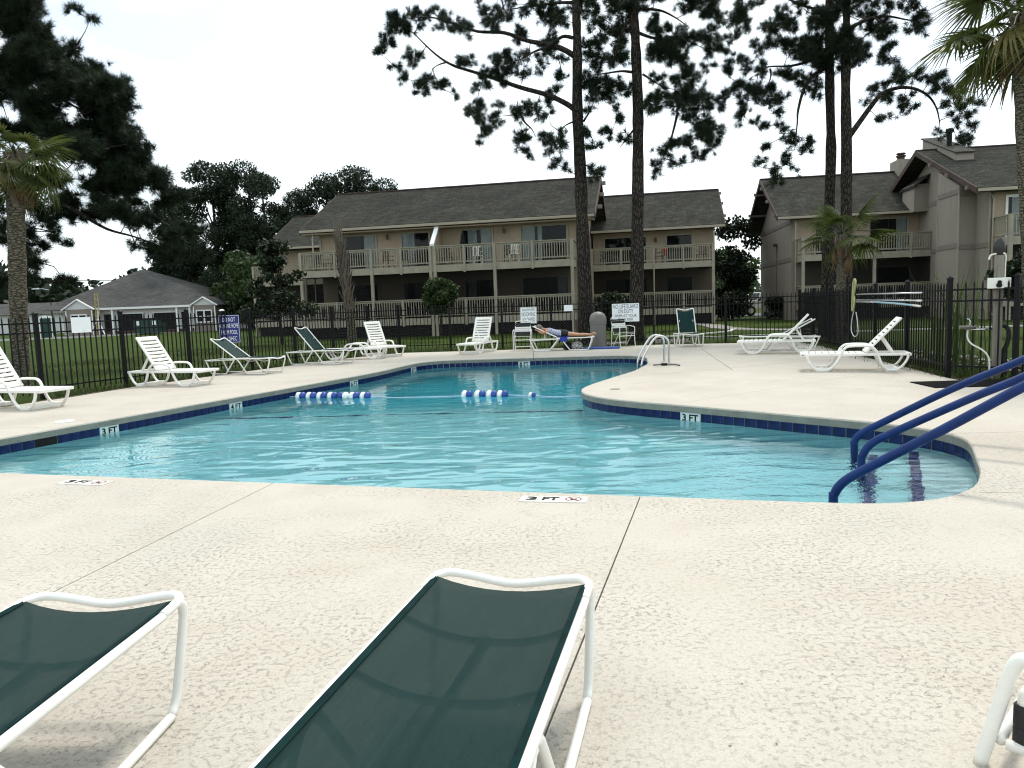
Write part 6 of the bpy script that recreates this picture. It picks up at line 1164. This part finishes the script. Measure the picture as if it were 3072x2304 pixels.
GV, GF, o_ = [], [], 0
def grass_line(pts, wdt, per, h0=.06, h1=.2):
    global o_
    for a, b in zip(pts[:-1], pts[1:]):
        a, b = np.array(a), np.array(b); ln = np.linalg.norm(b - a); n = int(ln * per); q = rng.uniform(0, 1, n)
        V, F = blades(n, 0, 0, 0, 0, h0, h1, .005, '', '', .6); c = a + (b - a) * q[:, None] + rng.normal(size=(n, 2)) * wdt; V = V.reshape(n, 5, 3); V[:, :, :2] += c[:, None, :]; V = V.reshape(-1, 3); GV.append(V); GF.append(F + o_); o_ += len(V)
grass_line([(-8.75, 13.8), (-7.5, 17.4), (-6.6, 19.5), (-5.2, 22.2), (-3.7, 24.9), (-.3, 24.5), (4.6, 23.6), (9.0, 23.0)], .22, 210)
grass_line([(9.0, 23.0), (7.15, 11.8), (7.6, 10.95), (12, 11.1)], .18, 330, .05, .2); grass_line([(9.6, 23.0), (8.0, 12.5), (12, 12.5)], .5, 330)
for k in range(26): x = rng.uniform(-9, 15); y = rng.uniform(25.2, 36); grass_line([(x, y), (x + 1.6, y + rng.uniform(-.3, .3))], .7, 260, .04, .11)
for k in range(22): x = rng.uniform(-17, -9.5); y = rng.uniform(15, 34); grass_line([(x, y), (x + 1.6, y + .2)], .8, 260, .04, .12)
tag(obj('grass_blades', quick_mesh('grass_blades', np.concatenate(GV), np.concatenate(GF), 'blade')), 'rough grass blades along the fence and lawn', 'grass', kind='stuff')
sm = MB()
for k in range(420):
    if k < 300: x, y = rng.uniform(8.3, 13.5), rng.uniform(12.2, 15.0)
    else: x, y = rng.uniform(8.4, 9.6), rng.uniform(15, 20)
    s = rng.uniform(.03, .085); i0 = len(sm.v); ico = [(0, 0, .7), (.9, 0, .2), (.3, .85, .2), (-.75, .5, .25), (-.7, -.55, .2), (.3, -.85, .2), (0, 0, -.4)]; sm.add([(x + a * s * rng.uniform(.8, 1.2), y + b * s * rng.uniform(.8, 1.2), -.03 + c * s) for a, b, c in ico], [(0, 1, 2), (0, 2, 3), (0, 3, 4), (0, 4, 5), (0, 5, 1), (6, 2, 1), (6, 3, 2), (6, 4, 3), (6, 5, 4), (6, 1, 5)])
tag(sm.build('river_stones', 'stone'), 'bed of pale river stones outside the fence corner', 'stones', kind='stuff')
# dry leaves on the deck along the fence
lv = rng.uniform(0, 1, 260); n = 260; c = np.stack([7.05 + 1.2 * lv + rng.normal(size=n) * .12, 12.5 + 8 * lv, np.full(n, .012)], 1); c[:34, 0] = rng.uniform(-3, 3.2, 34); c[:34, 1] = rng.uniform(1.8, 4.8, 34); a = rng.uniform(0, 6.28, n); d = np.stack([np.cos(a), np.sin(a), rng.uniform(-.3, .3, n)], 1) * .03; d[:34] *= .25; c[:34, 2] = .003; d[:34, 2] = 0; s = np.stack([-d[:, 1], d[:, 0], d[:, 2] * 0], 1) * .45
V = np.stack([c - d, c + s, c + d, c - s], 1).reshape(-1, 3); tag(obj('dry_leaves', quick_mesh('dry_leaves', V, np.arange(4 * n).reshape(-1, 4), 'palmd')), 'scattered dry leaves at the deck edge under the fence', 'leaves', kind='stuff')
